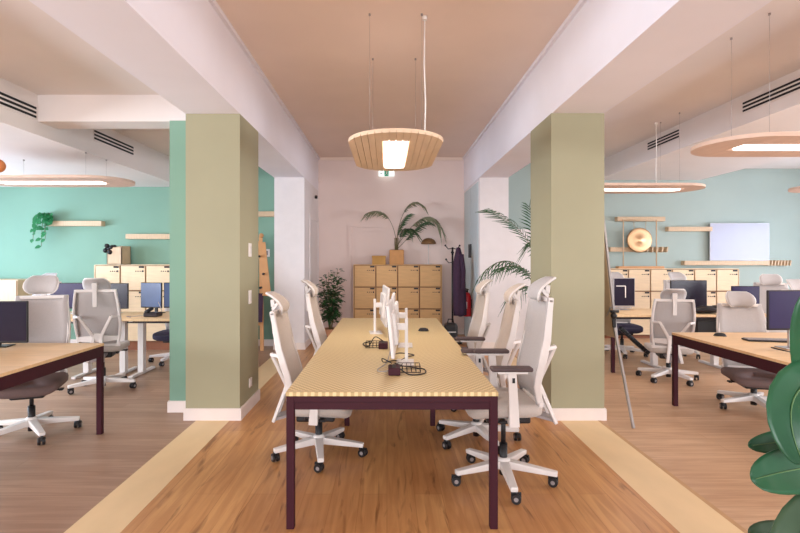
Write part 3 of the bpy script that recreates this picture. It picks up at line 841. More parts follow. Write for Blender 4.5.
power_box(.045, 3.12, 'maroon power box with cables at the near end of the table monitors')
power_box(-.03, 4.02, 'maroon power box behind the nearest table monitor')
wire_tray(.14, 3.18, 'small black wire tray beside the nearest monitor stand')
wire_tray(-.1, 4.05, 'small black wire tray by the left monitor stand')
random.seed(3)
cable([(.03, 3.2, .79), (-.03, 3.3, .80), (-.02, 3.42, .75), (.06, 3.5, .747), (.1, 3.35, .747), (.05, 3.22, .785)], 'dark cable looped around the near power box')
cable([(.07, 3.16, .785), (.16, 3.28, .747), (.24, 3.22, .747), (.23, 3.1, .747), (.14, 3.07, .747), (.08, 3.12, .772)], 'black cable coiled right of the near power box')
cable([(.02, 3.08, .77), (-.04, 3.1, .76), (-.06, 3.22, .747), (.0, 3.38, .76), (.03, 3.45, .86)], 'thin grey cable rising to the nearest monitor', .003, 'hub_grey')
cable([(-.03, 4.06, .79), (-.1, 4.15, .81), (-.15, 4.05, .75), (-.2, 4.2, .747), (-.12, 4.35, .747)], 'black cable running left from the second power box')
cable([(.1, 3.5, .747), (.14, 3.62, .747), (.20, 3.7, .747), (.1, 3.78, .747), (.04, 3.7, .747)], 'black cable lying behind the nearest monitor stand')


def mouse(x, y, z, rz, label):
    b = MB(); g = []
    for i in range(9):
        v = -1 + i / 4; row = []
        for j in range(9):
            u = -1 + j / 4; r = math.sqrt(max(0, 1 - v * v)) if abs(v) < 1 else 0
            row.append((u * .032 * (r ** .6), v * .055, .032 * max(0, 1 - abs(u) ** 2.4) ** .5 * max(0, 1 - abs(v) ** 2.5) ** .5))
        g.append(row)
    vs = [p for r_ in g for p in r_]; fs = [(i * 9 + j, i * 9 + j + 1, (i + 1) * 9 + j + 1, (i + 1) * 9 + j) for i in range(8) for j in range(8)]
    b.add(vs, fs, 0, True)
    rim = [(0.032 * math.sqrt(max(0, 1 - (k / 4 - 1) ** 2)) ** .6, .055 * (k / 4 - 1)) for k in range(9)]
    out = rim + [(-x_, y_) for x_, y_ in reversed(rim[1:-1])]
    b.prism(out, 0, .003)
    o = b.build('computer_mouse', 'black'); o.location = (x, y, z); o.rotation_euler = (0, 0, rz); tag(o, label, 'mouse')
    MB().box((0, .03, .027), (.005, .014, .008), None, 0, .002).build('scroll_wheel', 'hub_grey', o)


p = W(423.5, 331, 4.98); mouse(p.x, 4.98, ZT, R(80), 'black mouse alone on the right of the long table')
p = W(720, 332.5, 4.75); mouse(p.x, 4.75, .7255, R(60), 'black mouse on the right pale wood desk')


def keyboard(x, y, z, rz, label, m='white_plastic'):
    t = thing('keyboard', (x, y, z), label, 'keyboard', rz)
    MB().box((0, 0, .008), (.42, .13, .014), None, 0, .004).build('keyboard_body', m, t)
    b = MB()
    for i in range(5):
        for j in range(14): b.box((-.188 + j * .029, -.046 + i * .023, .017), (.024, .018, .006))
    b.build('keys', 'hub_grey', t)


keyboard(3.42, 4.45, .7255, R(-12), 'dark grey keyboard lying before the purple black monitor', 'black')
random.seed(11)
for k in range(3):
    pts = [(3.12 + .14 * k + random.uniform(-.05, .05), 3.75 + random.uniform(-.1, .25), .731 + .02 * random.random()) for _ in range(7)]
    cable(pts, ['black cable tangle left of the right desk monitor stand', 'grey cable tangle below the purple black monitor', 'black cable tangle nearest the rubber plant leaf'][k], .004, ['black', 'hub_grey', 'black'][k])
cable([(-3.1, 3.97, .80), (-3.0, 3.8, .76), (-2.9, 3.7, .759), (-3.0, 3.55, .759), (-3.2, 3.5, .759)], 'black cable curling below the left edge monitor')
cable([(-2.95, 6.45, .9), (-2.85, 6.3, .77), (-3.05, 6.2, .752), (-3.2, 6.15, .752), (-3.1, 6.05, .752)], 'grey cable loop on the desk below the blue reflecting monitors', .004, 'hub_grey')
# small dark webcam / dock cluster below the blue monitors
t = thing('desk_phone', W(149, 316, 6.25) * 1, 'dark desk phone on the desk below the blue reflecting monitors', 'phone'); t.location = (W(153, 316, 6.2).x, 6.2, .7455)
MB().box((0, 0, .0255), (.17, .16, .05), None, 0, .01).build('phone_body', 'dark_metal', t); MB().box((-.05, 0, .075), (.05, .17, .035), (R(12), 0, 0), 0, .014).build('handset', 'black', t)

# slouching bag on the right rear desk
t = thing('laptop_bag', (W(707, 310, 6.55).x, 6.55, .7455), 'black slouched bag lying on the right rear desk', 'bag')
b = MB(); b.ball((0, 0, .051), (.17, .10, .05), 16); b.ball((-.09, .01, .039), (.11, .09, .038), 14); b.ball((.1, -.02, .06), (.08, .07, .05), 12); b.build('bag_body', 'black', t)
MB().tube([(-.16, -.05, .03), (-.1, -.11, .05), (.02, -.12, .07), (.12, -.08, .06)], .008, 6).build('strap', 'dark_metal', t)
# box hanging in shade below the rear desk
b = MB(); b.span((-.15, -.2, 0), (.15, .2, .20), 0, .01); b.span((-.155, -.205, .20), (.155, .205, .22), 0, .004)
o = b.build('computer_box', 'black'); o.location = (4.2, 6.72, 0.45)
tag(o, 'black computer box mounted beneath the top of the right rear desk', 'computer')
# black cable spine below the rear desk
a = W(620, 328, 6.55); c = W(648, 353, 6.35)
b = MB(); n = 12
for k in range(n):
    q = a.lerp(c, (k + .5) / n); b.box(q, (.05, .07, .05), (0, R(42), 0), 0, .01)
b.tube([a, c], .014, 6)
tag(b.build('cable_spine', 'black'), 'black jointed cable spine slanting down beneath the right rear desk', 'cable spine')


# ------------------------------------------------------------------ lockers
def locker_bank(x0, y0, cols, rows, cell, z0, depth, label, m):
    t = thing('locker_bank', (x0, y0, 0), label, 'lockers')
    w = cols * cell; h = rows * cell
    b = MB(); b.span((0, .02, z0), (w, depth, z0 + h)); b.build('carcass', 'locker_gap', t)
    MB().span((-.008, .0, z0 + h), (w + .008, depth, z0 + h + .012)).build('top_board', m, t)
    MB().span((.01, .05, 0), (w - .01, depth - .02, z0)).build('plinth', 'plinth', t)
    for sg in (0, 1): MB().span((w * sg - .012 + .012 * sg, 0, z0), (w * sg + .012 * sg, depth, z0 + h)).build('side_panel', m, t)
    for i in range(cols):
        for j in range(rows):
            cx, cz = (i + .5) * cell, z0 + (j + .5) * cell
            d = MB().box((cx, .01, cz), (cell - .022, .02, cell - .022), None, 0, .003).build('door', m, t)
            b = MB(); b.box((cx + cell * .34, -.004, cz + cell * .435), (cell * .2, .012, .028), None, 0, .003); b.build('corner_hinge', 'black', d)
            b = MB()
            for k in range(3): b.cyl((cx + cell * (.12 + .085 * k), .0, cz + cell * .27), (cx + cell * (.12 + .085 * k), -.006, cz + cell * .27), .009, n=8)
            b.cyl((cx + cell * .39, .0, cz + cell * .27), (cx + cell * .39, -.014, cz + cell * .27), .014, n=10); b.build('number_lock', 'dark_metal', d)
    return t


locker_bank(W(354, 264, 9.2).x, 9.2, 4, 3, .402, .135, .45, 'block of wooden lockers against the pink back wall, plant on top', 'locker')
locker_bank(W(94.8, 264, 7.97).x, 7.97, 5, 3, .405, .14, .41, 'row of pale lockers along the green wall in the left bay', 'locker_pale')
locker_bank(W(606.5, 264, 9.15).x, 9.15, 6, 3, .403, .06, .43, 'row of pale lockers along the grey green wall in the right bay', 'locker_pale')
ZL_C, ZL_L, ZL_R = .135 + 3 * .402 + .012, .14 + 3 * .405 + .012, .06 + 3 * .403 + .012

# ledges on the walls
def ledge(x0, x1, z, yw, label, pegs=(0, 0), dpt=.12, m='pale_wood', h=.085):
    t = thing('wall_ledge', ((x0 + x1) / 2, yw, z), label, 'shelf'); w = x1 - x0
    MB().span((-w / 2, -dpt, -h / 2), (w / 2, 0, h / 2), 0, .006).build('board', m, t)
    if pegs[1] > 0:
        for k in range(pegs[1]):
            b = MB(); x = w / 2 - .02 + (k + .5) * (pegs[0] / pegs[1]); b.bar((x - .008, -dpt / 2, -.05), (x + .008, -dpt / 2, .05), .02, dpt, (0, 1, 0)); b.build('peg', m, t)
        MB().span((w / 2 - .01, -.025, -.022), (w / 2 + pegs[0], 0, .022)).build('peg_rail', m, t)
    return t


def lz(px0, px1, py, Y): a = W(px0, py, Y); c = W(px1, py, Y); return a.x, c.x, a.z


x0, x1, z = lz(47, 102, 223.5, 8.3); ledge(x0, x1, z, 8.4, 'pale wooden wall ledge under the trailing plant, left bay')
x0, x1, z = lz(126, 190, 236.5, 8.3); ledge(x0, x1, z, 8.4, 'pale wooden wall ledge above the file box, left bay')
x0, x1, z = lz(256, 280, 214, 8.3); ledge(x0, -1.83, z, 8.4, 'short wooden ledge end between left pillar and white pier')
x0, x1, z = lz(617, 665, 219, 9.5); ledge(x0, x1, z, 9.6, 'wooden wall ledge above the brass gong')
x0, x1, z = lz(610, 641, 249.5, 9.5); ledge(x0, x1, z, 9.6, 'pegged wooden ledge behind the brass gong', (.56, 6))
x0, x1, z = lz(668, 712, 229, 9.5); ledge(x0, x1, z, 9.6, 'wooden wall ledge left of the whiteboard')
x0, x1, z = lz(684, 768, 263, 9.5); ledge(x0, x1, z, 9.6, 'long pegged wooden ledge carrying the whiteboard', (.47, 8))
# whiteboard
a = W(711, 223, 9.48); c = W(770.5, 260.5, 9.48)
t = thing('whiteboard', ((a.x + c.x) / 2, 9.52, c.z), 'plain whiteboard resting on a pegged ledge, right bay', 'whiteboard')
w, h = c.x - a.x, a.z - c.z
MB().box((0, 0, h / 2), (w, .022, h), None, 0, .004).build('frame', 'silver', t); MB().box((0, -.012, h / 2), (w - .016, .003, h - .016)).build('writing_surface', 'board', t)
# gong on its stand
p = W(641.5, 240, 9.3); gx = p.x; zb = ZL_R
t = thing('gong', (gx, 9.36, zb), 'polished brass gong in a thin wooden stand on the right lockers', 'gong')
MB().box((0, 0, .02), (.86, .12, .04), None, 0, .006).build('base', 'easel_wood', t)
top = W(0, 219, 9.3).z - zb
for sx_ in (-.31, .31): MB().cyl((sx_, 0, .03), (sx_, 0, top), .011, n=8).build('upright', 'pale_wood', t)
dz = p.z - zb
d = MB().lathe([(.001, -.016), (.05, -.014), (.055, -.010), (.16, -.008), (.215, -.005), (.232, .0), (.232, .035), (.225, .035), (.001, .02)], (0, 0, dz), 40, 0, 'y').build('disc', 'gold', t)
b = MB(); b.tube([(-.1, 0, dz + .2), (-.12, 0, top - .01)], .004, 5); b.tube([(.1, 0, dz + .2), (.12, 0, top - .01)], .004, 5); b.tube([(-.31, 0, top - .02), (.31, 0, top - .02)], .011, 8); b.build('hanging_cord', 'pale_wood', t)

# left bay: file box on the lockers
a = W(106, 246, 8.1); c = W(121, 265, 8.1)
t = thing('file_box', ((a.x + c.x) / 2 + .05, 8.17, ZL_L), 'pale wooden file box with dark bunch on the left lockers', 'box')
b = MB(); hh = .30
b.span((-.12, -.14, 0), (.12, .14, .012)); b.span((-.12, -.14, 0), (-.108, .14, hh)); b.span((.108, -.14, 0), (.12, .14, hh)); b.span((-.12, .128, 0), (.12, .14, hh)); b.span((-.12, -.14, 0), (.12, -.128, hh * .93))
b.build('box_body', 'pale_wood', t)
b = MB(); random.seed(5)
for k in range(9): b.ball((-.12 + random.uniform(-.03, .1), -.1 + random.uniform(-.05, .06), hh - .06 + random.uniform(-.04, .06)), .03 + .012 * random.random(), 8)
b.build('dark_bunch', 'black', t)
# low sideboard far left
t = thing('sideboard', (-6.25, 8.12, 0), 'low pale wooden sideboard at the far left below the green wall', 'cabinet')
MB().span((-.4, -.2, .1), (.4, .22, 1.13), 0, .006).build('body', 'pale_wood', t)
for sg in (-1, 1):
    d = MB().box((sg * .197, -.208, .62), (.38, .016, .98), None, 0, .003).build('door', 'pale_wood', t); MB().box((sg * .05, -.222, .7), (.015, .02, .12), None, 0, .004).build('handle', 'dark_metal', d)
b = MB(); [b.span((sx_ - .02, sy_ - .02, 0), (sx_ + .02, sy_ + .02, .1)) for sx_ in (-.36, .36) for sy_ in (-.16, .18)]; b.build('feet', 'dark_metal', t)

# back wall: box, table lamp on the central lockers
t = thing('storage_box', (W(379, 260, 9.35).x, 9.35, ZL_C), 'small ochre box on the central lockers beside the palm pot', 'box')
MB().span((-.125, -.09, 0), (.125, .09, .13), 0, .004).build('box_body', 'ochre_box', t); MB().span((-.13, -.095, .13), (.13, .095, .165), 0, .004).build('lid', 'ochre_box', t)
t = thing('table_lamp', (W(428.5, 260, 9.4).x, 9.4, ZL_C), 'mushroom shaped table lamp with brown fluted shade on the central lockers', 'lamp')
MB().lathe([(.001, 0), (.075, 0), (.075, .012), (.012, .02), (.001, .02)], n=20).build('base', 'white_plastic', t)
MB().cyl((0, 0, .018), (0, 0, .42), .008, n=8).build('stem', 'white_plastic', t)
b = MB(); n = 32; pr = [(.135, .385), (.13, .42), (.105, .46), (.06, .49), (.012, .50)]; vs = []; fs = []
for i, (r, z) in enumerate(pr):
    for j in range(n): 
        k = r * (1 + (.05 if j % 2 else -.04)); vs.append((k * math.cos(2 * PI * j / n), k * math.sin(2 * PI * j / n), z))
for i in range(len(pr) - 1):
    for j in range(n): fs.append((i * n + j, i * n + (j + 1) % n, (i + 1) * n + (j + 1) % n, (i + 1) * n + j))
fs.append(tuple(range(n))[::-1]); fs.append(tuple(4 * n + j for j in range(n))); b.add(vs, fs, 0, True); b.build('shade', 'brown_shade', t)


# ------------------------------------------------------------------ plants
def bez(P, s):
    P = [Vector(p) for p in P]
    while len(P) > 1: P = [a.lerp(c, s) for a, c in zip(P, P[1:])]
    return P[0]


def frond(P, parent, m, L=.22, pairs=22, droop=.6, w=.018, start=.3, mrach='stem', wr=.006):
    b = MB(); N = 18; b.tube([bez(P, k / N) for k in range(N + 1)], wr, 5, 1, True, .0015)
    for k in range(pairs):
        s = start + (1 - start) * (k + .5) / pairs; p = bez(P, s); d = (bez(P, min(1, s + .02)) - bez(P, max(0, s - .02))).normalized()
        sd = d.cross(Vector((0, 0, 1))); sd = sd.normalized() if sd.length > .05 else Vector((1, 0, 0))
        env = math.sin(PI * min(1, .18 + .82 * (1 - (s - start) / (1 - start)) ** .8)) ** .6 if s < .98 else .5
        for sg in (-1, 1):
            ln = L * (0.45 + .55 * env) * random.uniform(.85, 1.1); dr = droop * random.uniform(.7, 1.2)
            q1 = p + (sd * sg * .62 + d * .5) * ln * .5 + Vector((0, 0, -.10 * dr * ln)); q2 = p + (sd * sg * .85 + d * .85) * ln * .8 + Vector((0, 0, -dr * ln * .75))
            wd = Vector((0, 0, 1)) * .3 * w + d * w * .7
            n_ = (q2 - p).cross(wd).normalized() * .0012
            vs = [p - wd * .2, q1 - wd * .5, q2, q1 + wd * .5, p + wd * .2]
            b.add([v + n_ for v in vs] + [v - n_ for v in vs], [(0, 1, 3, 4), (1, 2, 3), (9, 8, 6, 5), (8, 7, 6)] + [(i, (i + 1) % 5, 5 + (i + 1) % 5, 5 + i) for i in range(5)], 0)
    return b.build('frond', [m, mrach], parent)


random.seed(21)
px, py_, pz = W(396.5, 256, 9.42).x, 9.42, ZL_C
t = thing('potted_palm', (px, py_, pz), 'potted palm with arching fronds on top of the central lockers', 'plant')
b = MB(); b.span((-.135, -.135, 0), (.135, .135, .275), 0, .01); b.build('pot', 'pot_wood', t)
MB().span((-.12, -.12, .27), (.12, .12, .279)).build('soil', 'soil', t)
b = MB()
for k in range(4): b.tube([(.02 * math.cos(k * 1.6), .02 * math.sin(k * 1.6), .27), (.03 * math.cos(k * 1.6), .03 * math.sin(k * 1.6), .5)], .014, 6, 0, True, .009)
b.build('trunk', 'stem', t)


def L_(px_, py2, Y, o): v = W(px_, py2, Y); return (v.x - o[0], v.y - o[1], v.z - o[2])


O = (px, py_, pz)
frond([(0, 0, .4), L_(394, 222, 9.40, O), L_(385, 205, 9.32, O), L_(367, 213, 9.2, O)], t, 'leaf_dusty', .22, 16, .9, .03, .45)
frond([(0, 0, .4), L_(398, 220, 9.40, O), L_(408, 192, 9.35, O), L_(424, 206, 9.3, O)], t, 'leaf_dusty', .24, 16, .7, .03, .45)
frond([(.01, 0, .35), L_(404, 236, 9.40, O), L_(428, 198, 9.30, O), L_(441, 228, 9.2, O)], t, 'leaf_dusty', .36, 20, 1.0, .035, .4)
frond([(.01, 0, .3), L_(405, 244, 9.35, O), L_(418, 222, 9.25, O), L_(428, 222, 9.2, O)], t, 'leaf_palm', .26, 16, .6, .035, .3)
frond([(.01, 0, .3), L_(401, 236, 9.35, O), L_(405, 222, 9.25, O), L_(413, 232, 9.15, O)], t, 'leaf_palm', .26, 16, .8, .035, .3)
frond([(0, 0, .3), L_(397, 240, 9.40, O), L_(397, 226, 9.4, O), L_(408, 215, 9.5, O)], t, 'leaf_palm', .22, 14, .6, .035, .4)

# large palm behind the right sage pillar
O = (1.82, 6.05, 0)
t = thing('potted_palm', O, 'tall palm half hidden behind the right sage pillar', 'plant')
MB().lathe([(.001, 0), (.15, 0), (.19, .36), (.175, .36), (.16, .33), (.001, .33)], n=24).build('pot', 'pot_terra', t)
MB().cyl((0, 0, .325), (0, 0, .335), .155, n=20).build('soil', 'soil', t)
b = MB()
for k in range(5): b.tube([(.03 * math.cos(k * 1.26), .03 * math.sin(k * 1.26), .33), (.05 * math.cos(k * 1.26), .05 * math.sin(k * 1.26), .9)], .02, 6, 0, True, .012)
b.build('trunk', 'stem', t)
frond([(0, 0, .9), L_(545, 255, 6.0, O), L_(525, 225, 5.95, O), L_(490, 210, 5.9, O)], t, 'leaf', .34, 15, .35, .02, .45)
frond([(0, 0, .8), L_(540, 275, 6.0, O), L_(508, 238, 5.9, O), L_(480, 278, 5.8, O)], t, 'leaf', .24, 15, 1.2, .02, .35)
frond([(0, 0, .7), L_(535, 290, 6.0, O), L_(526, 272, 5.8, O), L_(511, 298, 5.7, O)], t, 'leaf', .22, 12, 1.0, .022, .35)
frond([(0, 0, .8), L_(538, 280, 6.0, O), L_(528, 258, 5.8, O), L_(500, 268, 5.75, O)], t, 'leaf', .26, 13, .8, .02, .4)
frond([(0, 0, .9), L_(540, 260, 6.0, O), L_(534, 225, 5.9, O), L_(529, 206, 5.9, O)], t, 'leaf', .26, 13, .4, .02, .45)
frond([(0, 0, .9), (.1, .3, 1.5), (.25, .6, 1.9), (.2, .95, 1.6)], t, 'leaf', .3, 18, .9, .03, .4)


def leafcard(b, p, d, n, L, w, mi=0):
    """small pointed leaf with a folded midrib"""
    d = d.normalized(); s = d.cross(n); s = s.normalized() if s.length > 1e-3 else Vector((1, 0, 0)); n = s.cross(d).normalized()
    vs = [p, p + d * L * .35 + s * w * .5 + n * .1 * L, p + d * L * .75 + s * w * .33 + n * .04 * L, p + d * L - n * .1 * L,
          p + d * L * .75 - s * w * .33 + n * .04 * L, p + d * L * .35 - s * w * .5 + n * .1 * L, p + d * L * .5]
    b.add(vs, [(0, 1, 6), (1, 2, 6), (2, 3, 6), (3, 4, 6), (4, 5, 6), (5, 0, 6)], mi, True)


# leafy bush at the back left
random.seed(31)
O = (W(330.5, 300, 8.55).x, 8.55, 0)
t = thing('potted_fig', O, 'leafy green plant in a tan pot by the left wall near the pink back wall', 'plant')
MB().lathe([(.001, 0), (.11, 0), (.145, .27), (.13, .27), (.12, .25), (.001, .25)], n=24).build('pot', 'pot_terra', t)
MB().cyl((0, 0, .245), (0, 0, .255), .12, n=16).build('soil', 'soil', t)
b = MB(); f = MB()
for k in range(9):
    a = k * 2.4; P = [Vector((.02 * math.cos(a), .02 * math.sin(a), .25)), Vector((.06 * math.cos(a), .06 * math.sin(a), .6)), Vector((.15 * math.cos(a + .4), .15 * math.sin(a + .4), .85 + .055 * k))]
    b.tube([bez(P, i / 8) for i in range(9)], .007, 5, 0, True, .003)
    for i in range(70):
        q = bez(P, .22 + .78 * i / 69); aa = random.uniform(0, 2 * PI); dd = Vector((math.cos(aa), math.sin(aa), random.uniform(-.5, .5)))
        leafcard(f, q + dd * random.uniform(.02, .07), dd, Vector((0, 0, 1)), random.uniform(.07, .115), .055)
b.build('stems', 'stem', t); f.build('foliage', 'leaf', t)

# trailing plant on the left ledge
random.seed(41)
O = W(45, 222, 8.28); zt_ = W(0, 221, 8.3).z
t = thing('trailing_plant', (W(47, 222, 8.3).x, 8.34, W(0, 223.5, 8.3).z + .043), 'trailing green plant hanging off the end of the wall ledge, left bay', 'plant')
MB().lathe([(.001, 0), (.05, 0), (.06, .09), (.052, .09), (.001, .08)], n=16).build('pot', 'white_plastic', t)
b = MB(); f = MB()
for k, (dx, dn) in enumerate(((-.16, -.30), (-.10, -.12), (-.03, -.42), (.03, -.3), (.10, .02), (-.06, .1), (-.14, -.14), (.13, -.03), (.02, -.2))):
    P = [Vector((0, 0, .08)), Vector((dx * .6, -.09, .2)), Vector((dx, -.12, .05)), Vector((dx * 1.05, -.13, dn))]
    b.tube([bez(P, i / 10) for i in range(11)], .004, 5)
    for i in range(9):
        q = bez(P, .25 + .75 * i / 8); aa = random.uniform(0, 2 * PI)
        leafcard(f, q, Vector((math.cos(aa), -.5, -.6 + .5 * math.sin(aa))), Vector((0, -1, .4)), random.uniform(.07, .11), .07)
b.build('vines', 'stem', t); f.build('foliage', 'leaf_bright', t)


# rubber plant in the right foreground: each big leaf its own part
def big_leaf(parent, P, wmax, face, m, name='leaf', curl=.18):
    """leaf along the curve P, its surface turned towards 'face'"""
    b = MB(); N = 16; K = 8; g = []
    for i in range(N + 1):
        s = .5 - .5 * math.cos(PI * i / N); p = bez(P, s); d = (bez(P, min(1, s + .02)) - bez(P, max(0, s - .02))).normalized()
        fc = Vector(face); sd = d.cross(fc).normalized(); n = sd.cross(d).normalized()
        w = wmax * max(0, 1 - (2 * s - 1) ** 2) ** .42 * .5 * (.86 + .14 * s) if 0 < s < 1 else .002
        row = []
        for j in range(K + 1):
            u = -1 + 2 * j / K
            row.append(p + sd * u * w + n * (curl * w * abs(u) ** 1.6 + .006 * math.sin(s * 30) * abs(u) * (1 - abs(u)) * 2))
        g.append(row)
    b.shell(g, .0025)
    o = b.build(name, m, parent)
    v = MB(); v.tube([bez(P, .02 + .95 * k / 14) + Vector(face).normalized() * .0035 for k in range(15)], .0032, 5, 0, True, .001); v.build('midrib', 'vein', o)
    return o


RY = 1.42
O = (W(842, 400, RY).x, RY, 0)
t = thing('rubber_plant', O, 'large leaved rubber plant in the right foreground', 'plant')
MB().lathe([(.001, 0), (.13, 0), (.16, .28), (.145, .28), (.13, .25), (.001, .25)], n=24).build('pot', 'pot_terra', t)
MB().cyl((0, 0, .245), (0, 0, .256), .13, n=16).build('soil', 'soil', t)
MB().tube([(0, 0, .25), (.012, 0, .7), (-.005, .01, 1.1), (.0, .0, 1.4)], .013, 8, 0, True, .007).build('stem', 'stem', t)


def bl(pts, w, face, m, curl=.18): big_leaf(t, [L_(x, y, Y, O) for x, y, Y in pts], w, face, m, 'leaf', curl)


bl([(842, 430, 1.42), (824, 410, 1.38), (809, 345, 1.34), (813, 290, 1.32)], .135, (-.35, -1, .1), 'rubber')
bl([(850, 380, 1.42), (800, 368, 1.34), (772, 398, 1.30), (803, 464, 1.27)], .14, (-.15, -1, .3), 'rubber')
bl([(860, 440, 1.46), (825, 434, 1.46), (785, 442, 1.44), (749, 446, 1.42)], .075, (-.1, -1, .6), 'rubber')
bl([(850, 470, 1.38), (825, 462, 1.36), (785, 470, 1.32), (752, 480, 1.30)], .125, (-.1, -1, .5), 'rubber')
bl([(862, 506, 1.36), (820, 500, 1.3), (795, 525, 1.26), (780, 585, 1.24)], .13, (-.3, -1, .5), 'rubber_dark')
bl([(850, 548, 1.5), (815, 540, 1.48), (780, 532, 1.46), (749, 534, 1.45)], .085, (-.1, -1, .8), 'rubber_dark')
bl([(850, 505, 1.46), (825, 495, 1.5), (810, 500, 1.54), (792, 515, 1.55)], .08, (-.1, -1, .7), 'rubber_dark')

# ------------------------------------------------------------------ coat stand, coat, extinguisher, bag
cx_, cy_ = W(452.5, 300, 8.65).x, 8.65
t = thing('coat_stand', (cx_, cy_, 0), 'thin black coat stand by the right wall, beyond the long table', 'coat stand')
MB().lathe([(.001, 0), (.17, 0), (.17, .015), (.03, .03), (.001, .03)], n=24).build('base', 'black', t)
MB().cyl((0, 0, .02), (0, 0, 1.66), .016, n=10).build('pole', 'black', t)
for k in range(6):
    a = k * 1.05 + .3; z = 1.64 - .12 * (k % 3); c, s = math.cos(a), math.sin(a)
    b = MB(); b.tube([(0, 0, z), (.08 * c, .08 * s, z - .01), (.13 * c, .13 * s, z + .04)], .008, 6); b.ball((.135 * c, .135 * s, z + .05), .018, 8); b.build('hook', ['black'], t)
b = MB(); g = []
for i in range(16):
    v = i / 15; row = []
    for j in range(29):
        a = 2 * PI * j / 28; wx = (.03 + .06 * min(1, v * 4) + .015 * v) * (1 + .16 * math.sin(5 * a + 2 * v)); wy = (.03 + .055 * min(1, v * 3)) * (1 + .14 * math.cos(4 * a + 3 * v))
        row.append((wx * math.cos(a) + .02 * v, wy * math.sin(a), -1.16 * v - .02 * math.sin(3 * a) * v))
    g.append(row)
vs = [p_ for r_ in g for p_ in r_]; fs = [(i * 29 + j, i * 29 + j + 1, (i + 1) * 29 + j + 1, (i + 1) * 29 + j) for i in range(15) for j in range(28)]
b.add(vs, fs, 0, True); b.add([g[0][j] for j in range(28)], [tuple(range(28))]); b.add([g[15][j] for j in range(28)], [tuple(range(28))[::-1]])
b.tube([(.04, -.05, -.12), (.075, -.07, -.4), (.07, -.07, -.72)], .042, 8, 0, True, .034)
t2 = b.build('coat', 'coat'); t2.location = (W(458.3, 282, 8.6).x, 8.58, 1.655); tag(t2, 'dark plum coat hanging on the black coat stand', 'coat')
q = W(466, 304, 9.25)
t = thing('fire_extinguisher', (1.41, 8.8, .45), 'red fire extinguisher on the wall behind the dark coat', 'fire extinguisher')
MB().lathe([(.001, 0), (.065, 0), (.072, .02), (.072, .34), (.05, .40), (.025, .42), (.001, .42)], n=20).build('tank', 'red', t)
b = MB(); b.cyl((0, 0, .42), (0, 0, .46), .02, n=10); b.bar((-.07, 0, .47), (.03, 0, .47), .02, .012); b.bar((-.07, 0, .5), (.02, 0, .475), .02, .01); b.build('valve', 'black', t)
MB().tube([(-.02, 0, .45), (-.09, -.02, .40), (-.09, -.03, .2), (-.085, -.03, .08)], .011, 6).build('hose', 'black', t)
g = [[(.0735 * math.cos(a), .0735 * math.sin(a), z) for a in [PI + .1 + .13 * j for j in range(11)]] for z in (.14, .26)]
MB().shell(g, .001).build('label', 'label_white', t)
MB().span((.06, -.05, .15), (.092, .05, .3)).build('wall_bracket', 'dark_metal', t)
t = thing('black_bag', (W(450.5, 330, 8.3).x, 8.28, 0), 'black bag standing at the foot of the coat stand', 'bag')
b = MB(); b.box((0, 0, .2), (.22, .18, .40), None, 0, .05); b.box((0, -.1, .14), (.17, .06, .2), None, 0, .025); b.build('bag_body', 'black', t)
MB().tube([(-.05, 0, .39), (-.04, 0, .46), (.04, 0, .46), (.05, 0, .39)], .01, 6).build('handle', 'black', t)
for z in (.12, .26): MB().box((0, -.094 - (.038 if z < .2 else 0), z), (.15, .006, .012)).build('pale_stripe', 'label_white', t)

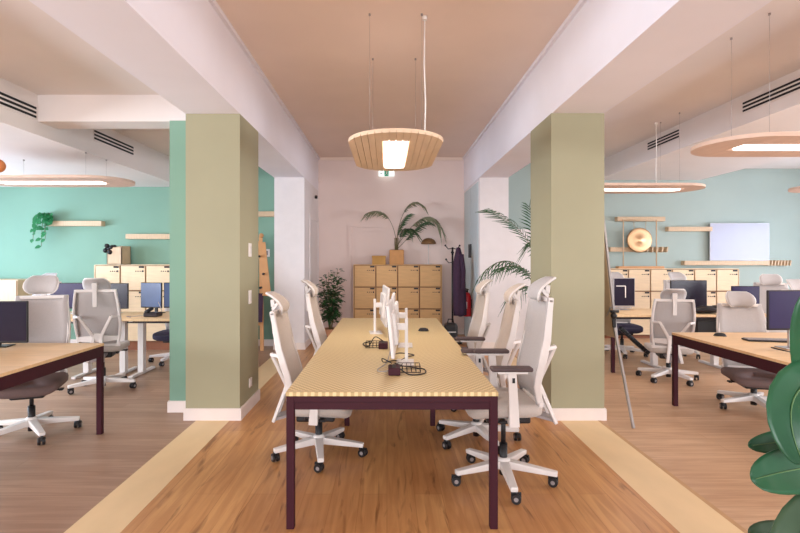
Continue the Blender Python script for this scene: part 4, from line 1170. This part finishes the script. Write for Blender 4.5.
# ------------------------------------------------------------------ wooden easel (left) and flip board (right)
t = thing('wooden_easel', (-2.03, 8.1, 0), 'wooden easel standing between the left pillar and the white pier', 'easel')
MB().bar((.045, -.16, 0), (-.04, .1, 1.82), .055, .03, (0, 1, 0)).build('leg', 'easel_wood', t)
MB().bar((-.42, -.16, 0), (-.16, .1, 1.82), .055, .03, (0, 1, 0)).build('leg', 'easel_wood', t)
MB().bar((-.18, .25, 0), (-.1, .12, 1.75), .05, .03, (0, 1, 0)).build('leg', 'easel_wood', t)
b = MB(); b.bar((.01, -.05, 1.72), (.13, -.18, .9), .12, .03, (0, 1, 0)); b.box((.13, -.17, .89), (.13, .10, .03), None, 0, .006); b.build('canvas_support', 'easel_wood', t)
MB().bar((-.36, -.11, .42), (.04, -.11, .42), .05, .04, (0, 0, 1)).build('crossbar', 'easel_wood', t)
b = MB(); b.ball((-.03, .09, 1.84), .04, 12); b.build('top_clamp', 'easel_wood', t)
for (x, z) in ((-.01, 1.5), (.07, 1.22), (.02, 1.0)):
    b = MB(); b.cyl((x, -.1, z), (x, -.19, z), .018, n=10); b.build('knob', 'black', t)
t = thing('canvas_panel', (-2.26, 8.0, .44), 'dark plum panel leaning low on the wooden easel', 'panel')
MB().box((.1, -.03, .24), (.36, .02, .46), (R(-8), 0, 0), 0, .003).build('panel', 'coat', t)

t = thing('flip_board', (2.12, 4.9, 0), 'tall flip board on a white tripod leaning beside the right sage pillar', 'flip chart')
# the board stands on edge to the camera: runs back from (0,-.3) to (-.06,.5)
a0, a1 = Vector((.005, .05, 1.92)), Vector((-.06, .62, 1.92)); b0, b1 = Vector((.02, -.22, .72)), Vector((-.05, .40, .72))
g = [[b0, b1], [a0, a1]]
MB().shell(g, .022, 0, False).build('board', 'tan_board', t)
b = MB(); b.bar(a0 + Vector((.004, -.012, 0)), b0 + Vector((.004, -.012, 0)), .03, .018, (1, 0, 0)); b.bar(a1, b1, .03, .018, (1, 0, 0)); b.bar(a0, a1, .03, .018, (0, 0, 1)); b.build('edge_profile', 'alu', t)
MB().bar((.01, -.18, .9), (.0, -.60, .0), .026, .018, (1, 0, 0)).build('leg', 'alu', t)
MB().bar((.01, -.16, 1.0), (-.0, .68, .0), .026, .018, (0, 0, 1)).build('leg', 'alu', t)
b = MB(); b.ball((-.015, -.26, .93), .03, 10); b.cyl((-.045, -.26, .97), (.03, -.26, .97), .012, n=8); b.box((-.01, -.255, .87), (.03, .03, .1), None, 0, .008); b.build('clamp', 'black', t)
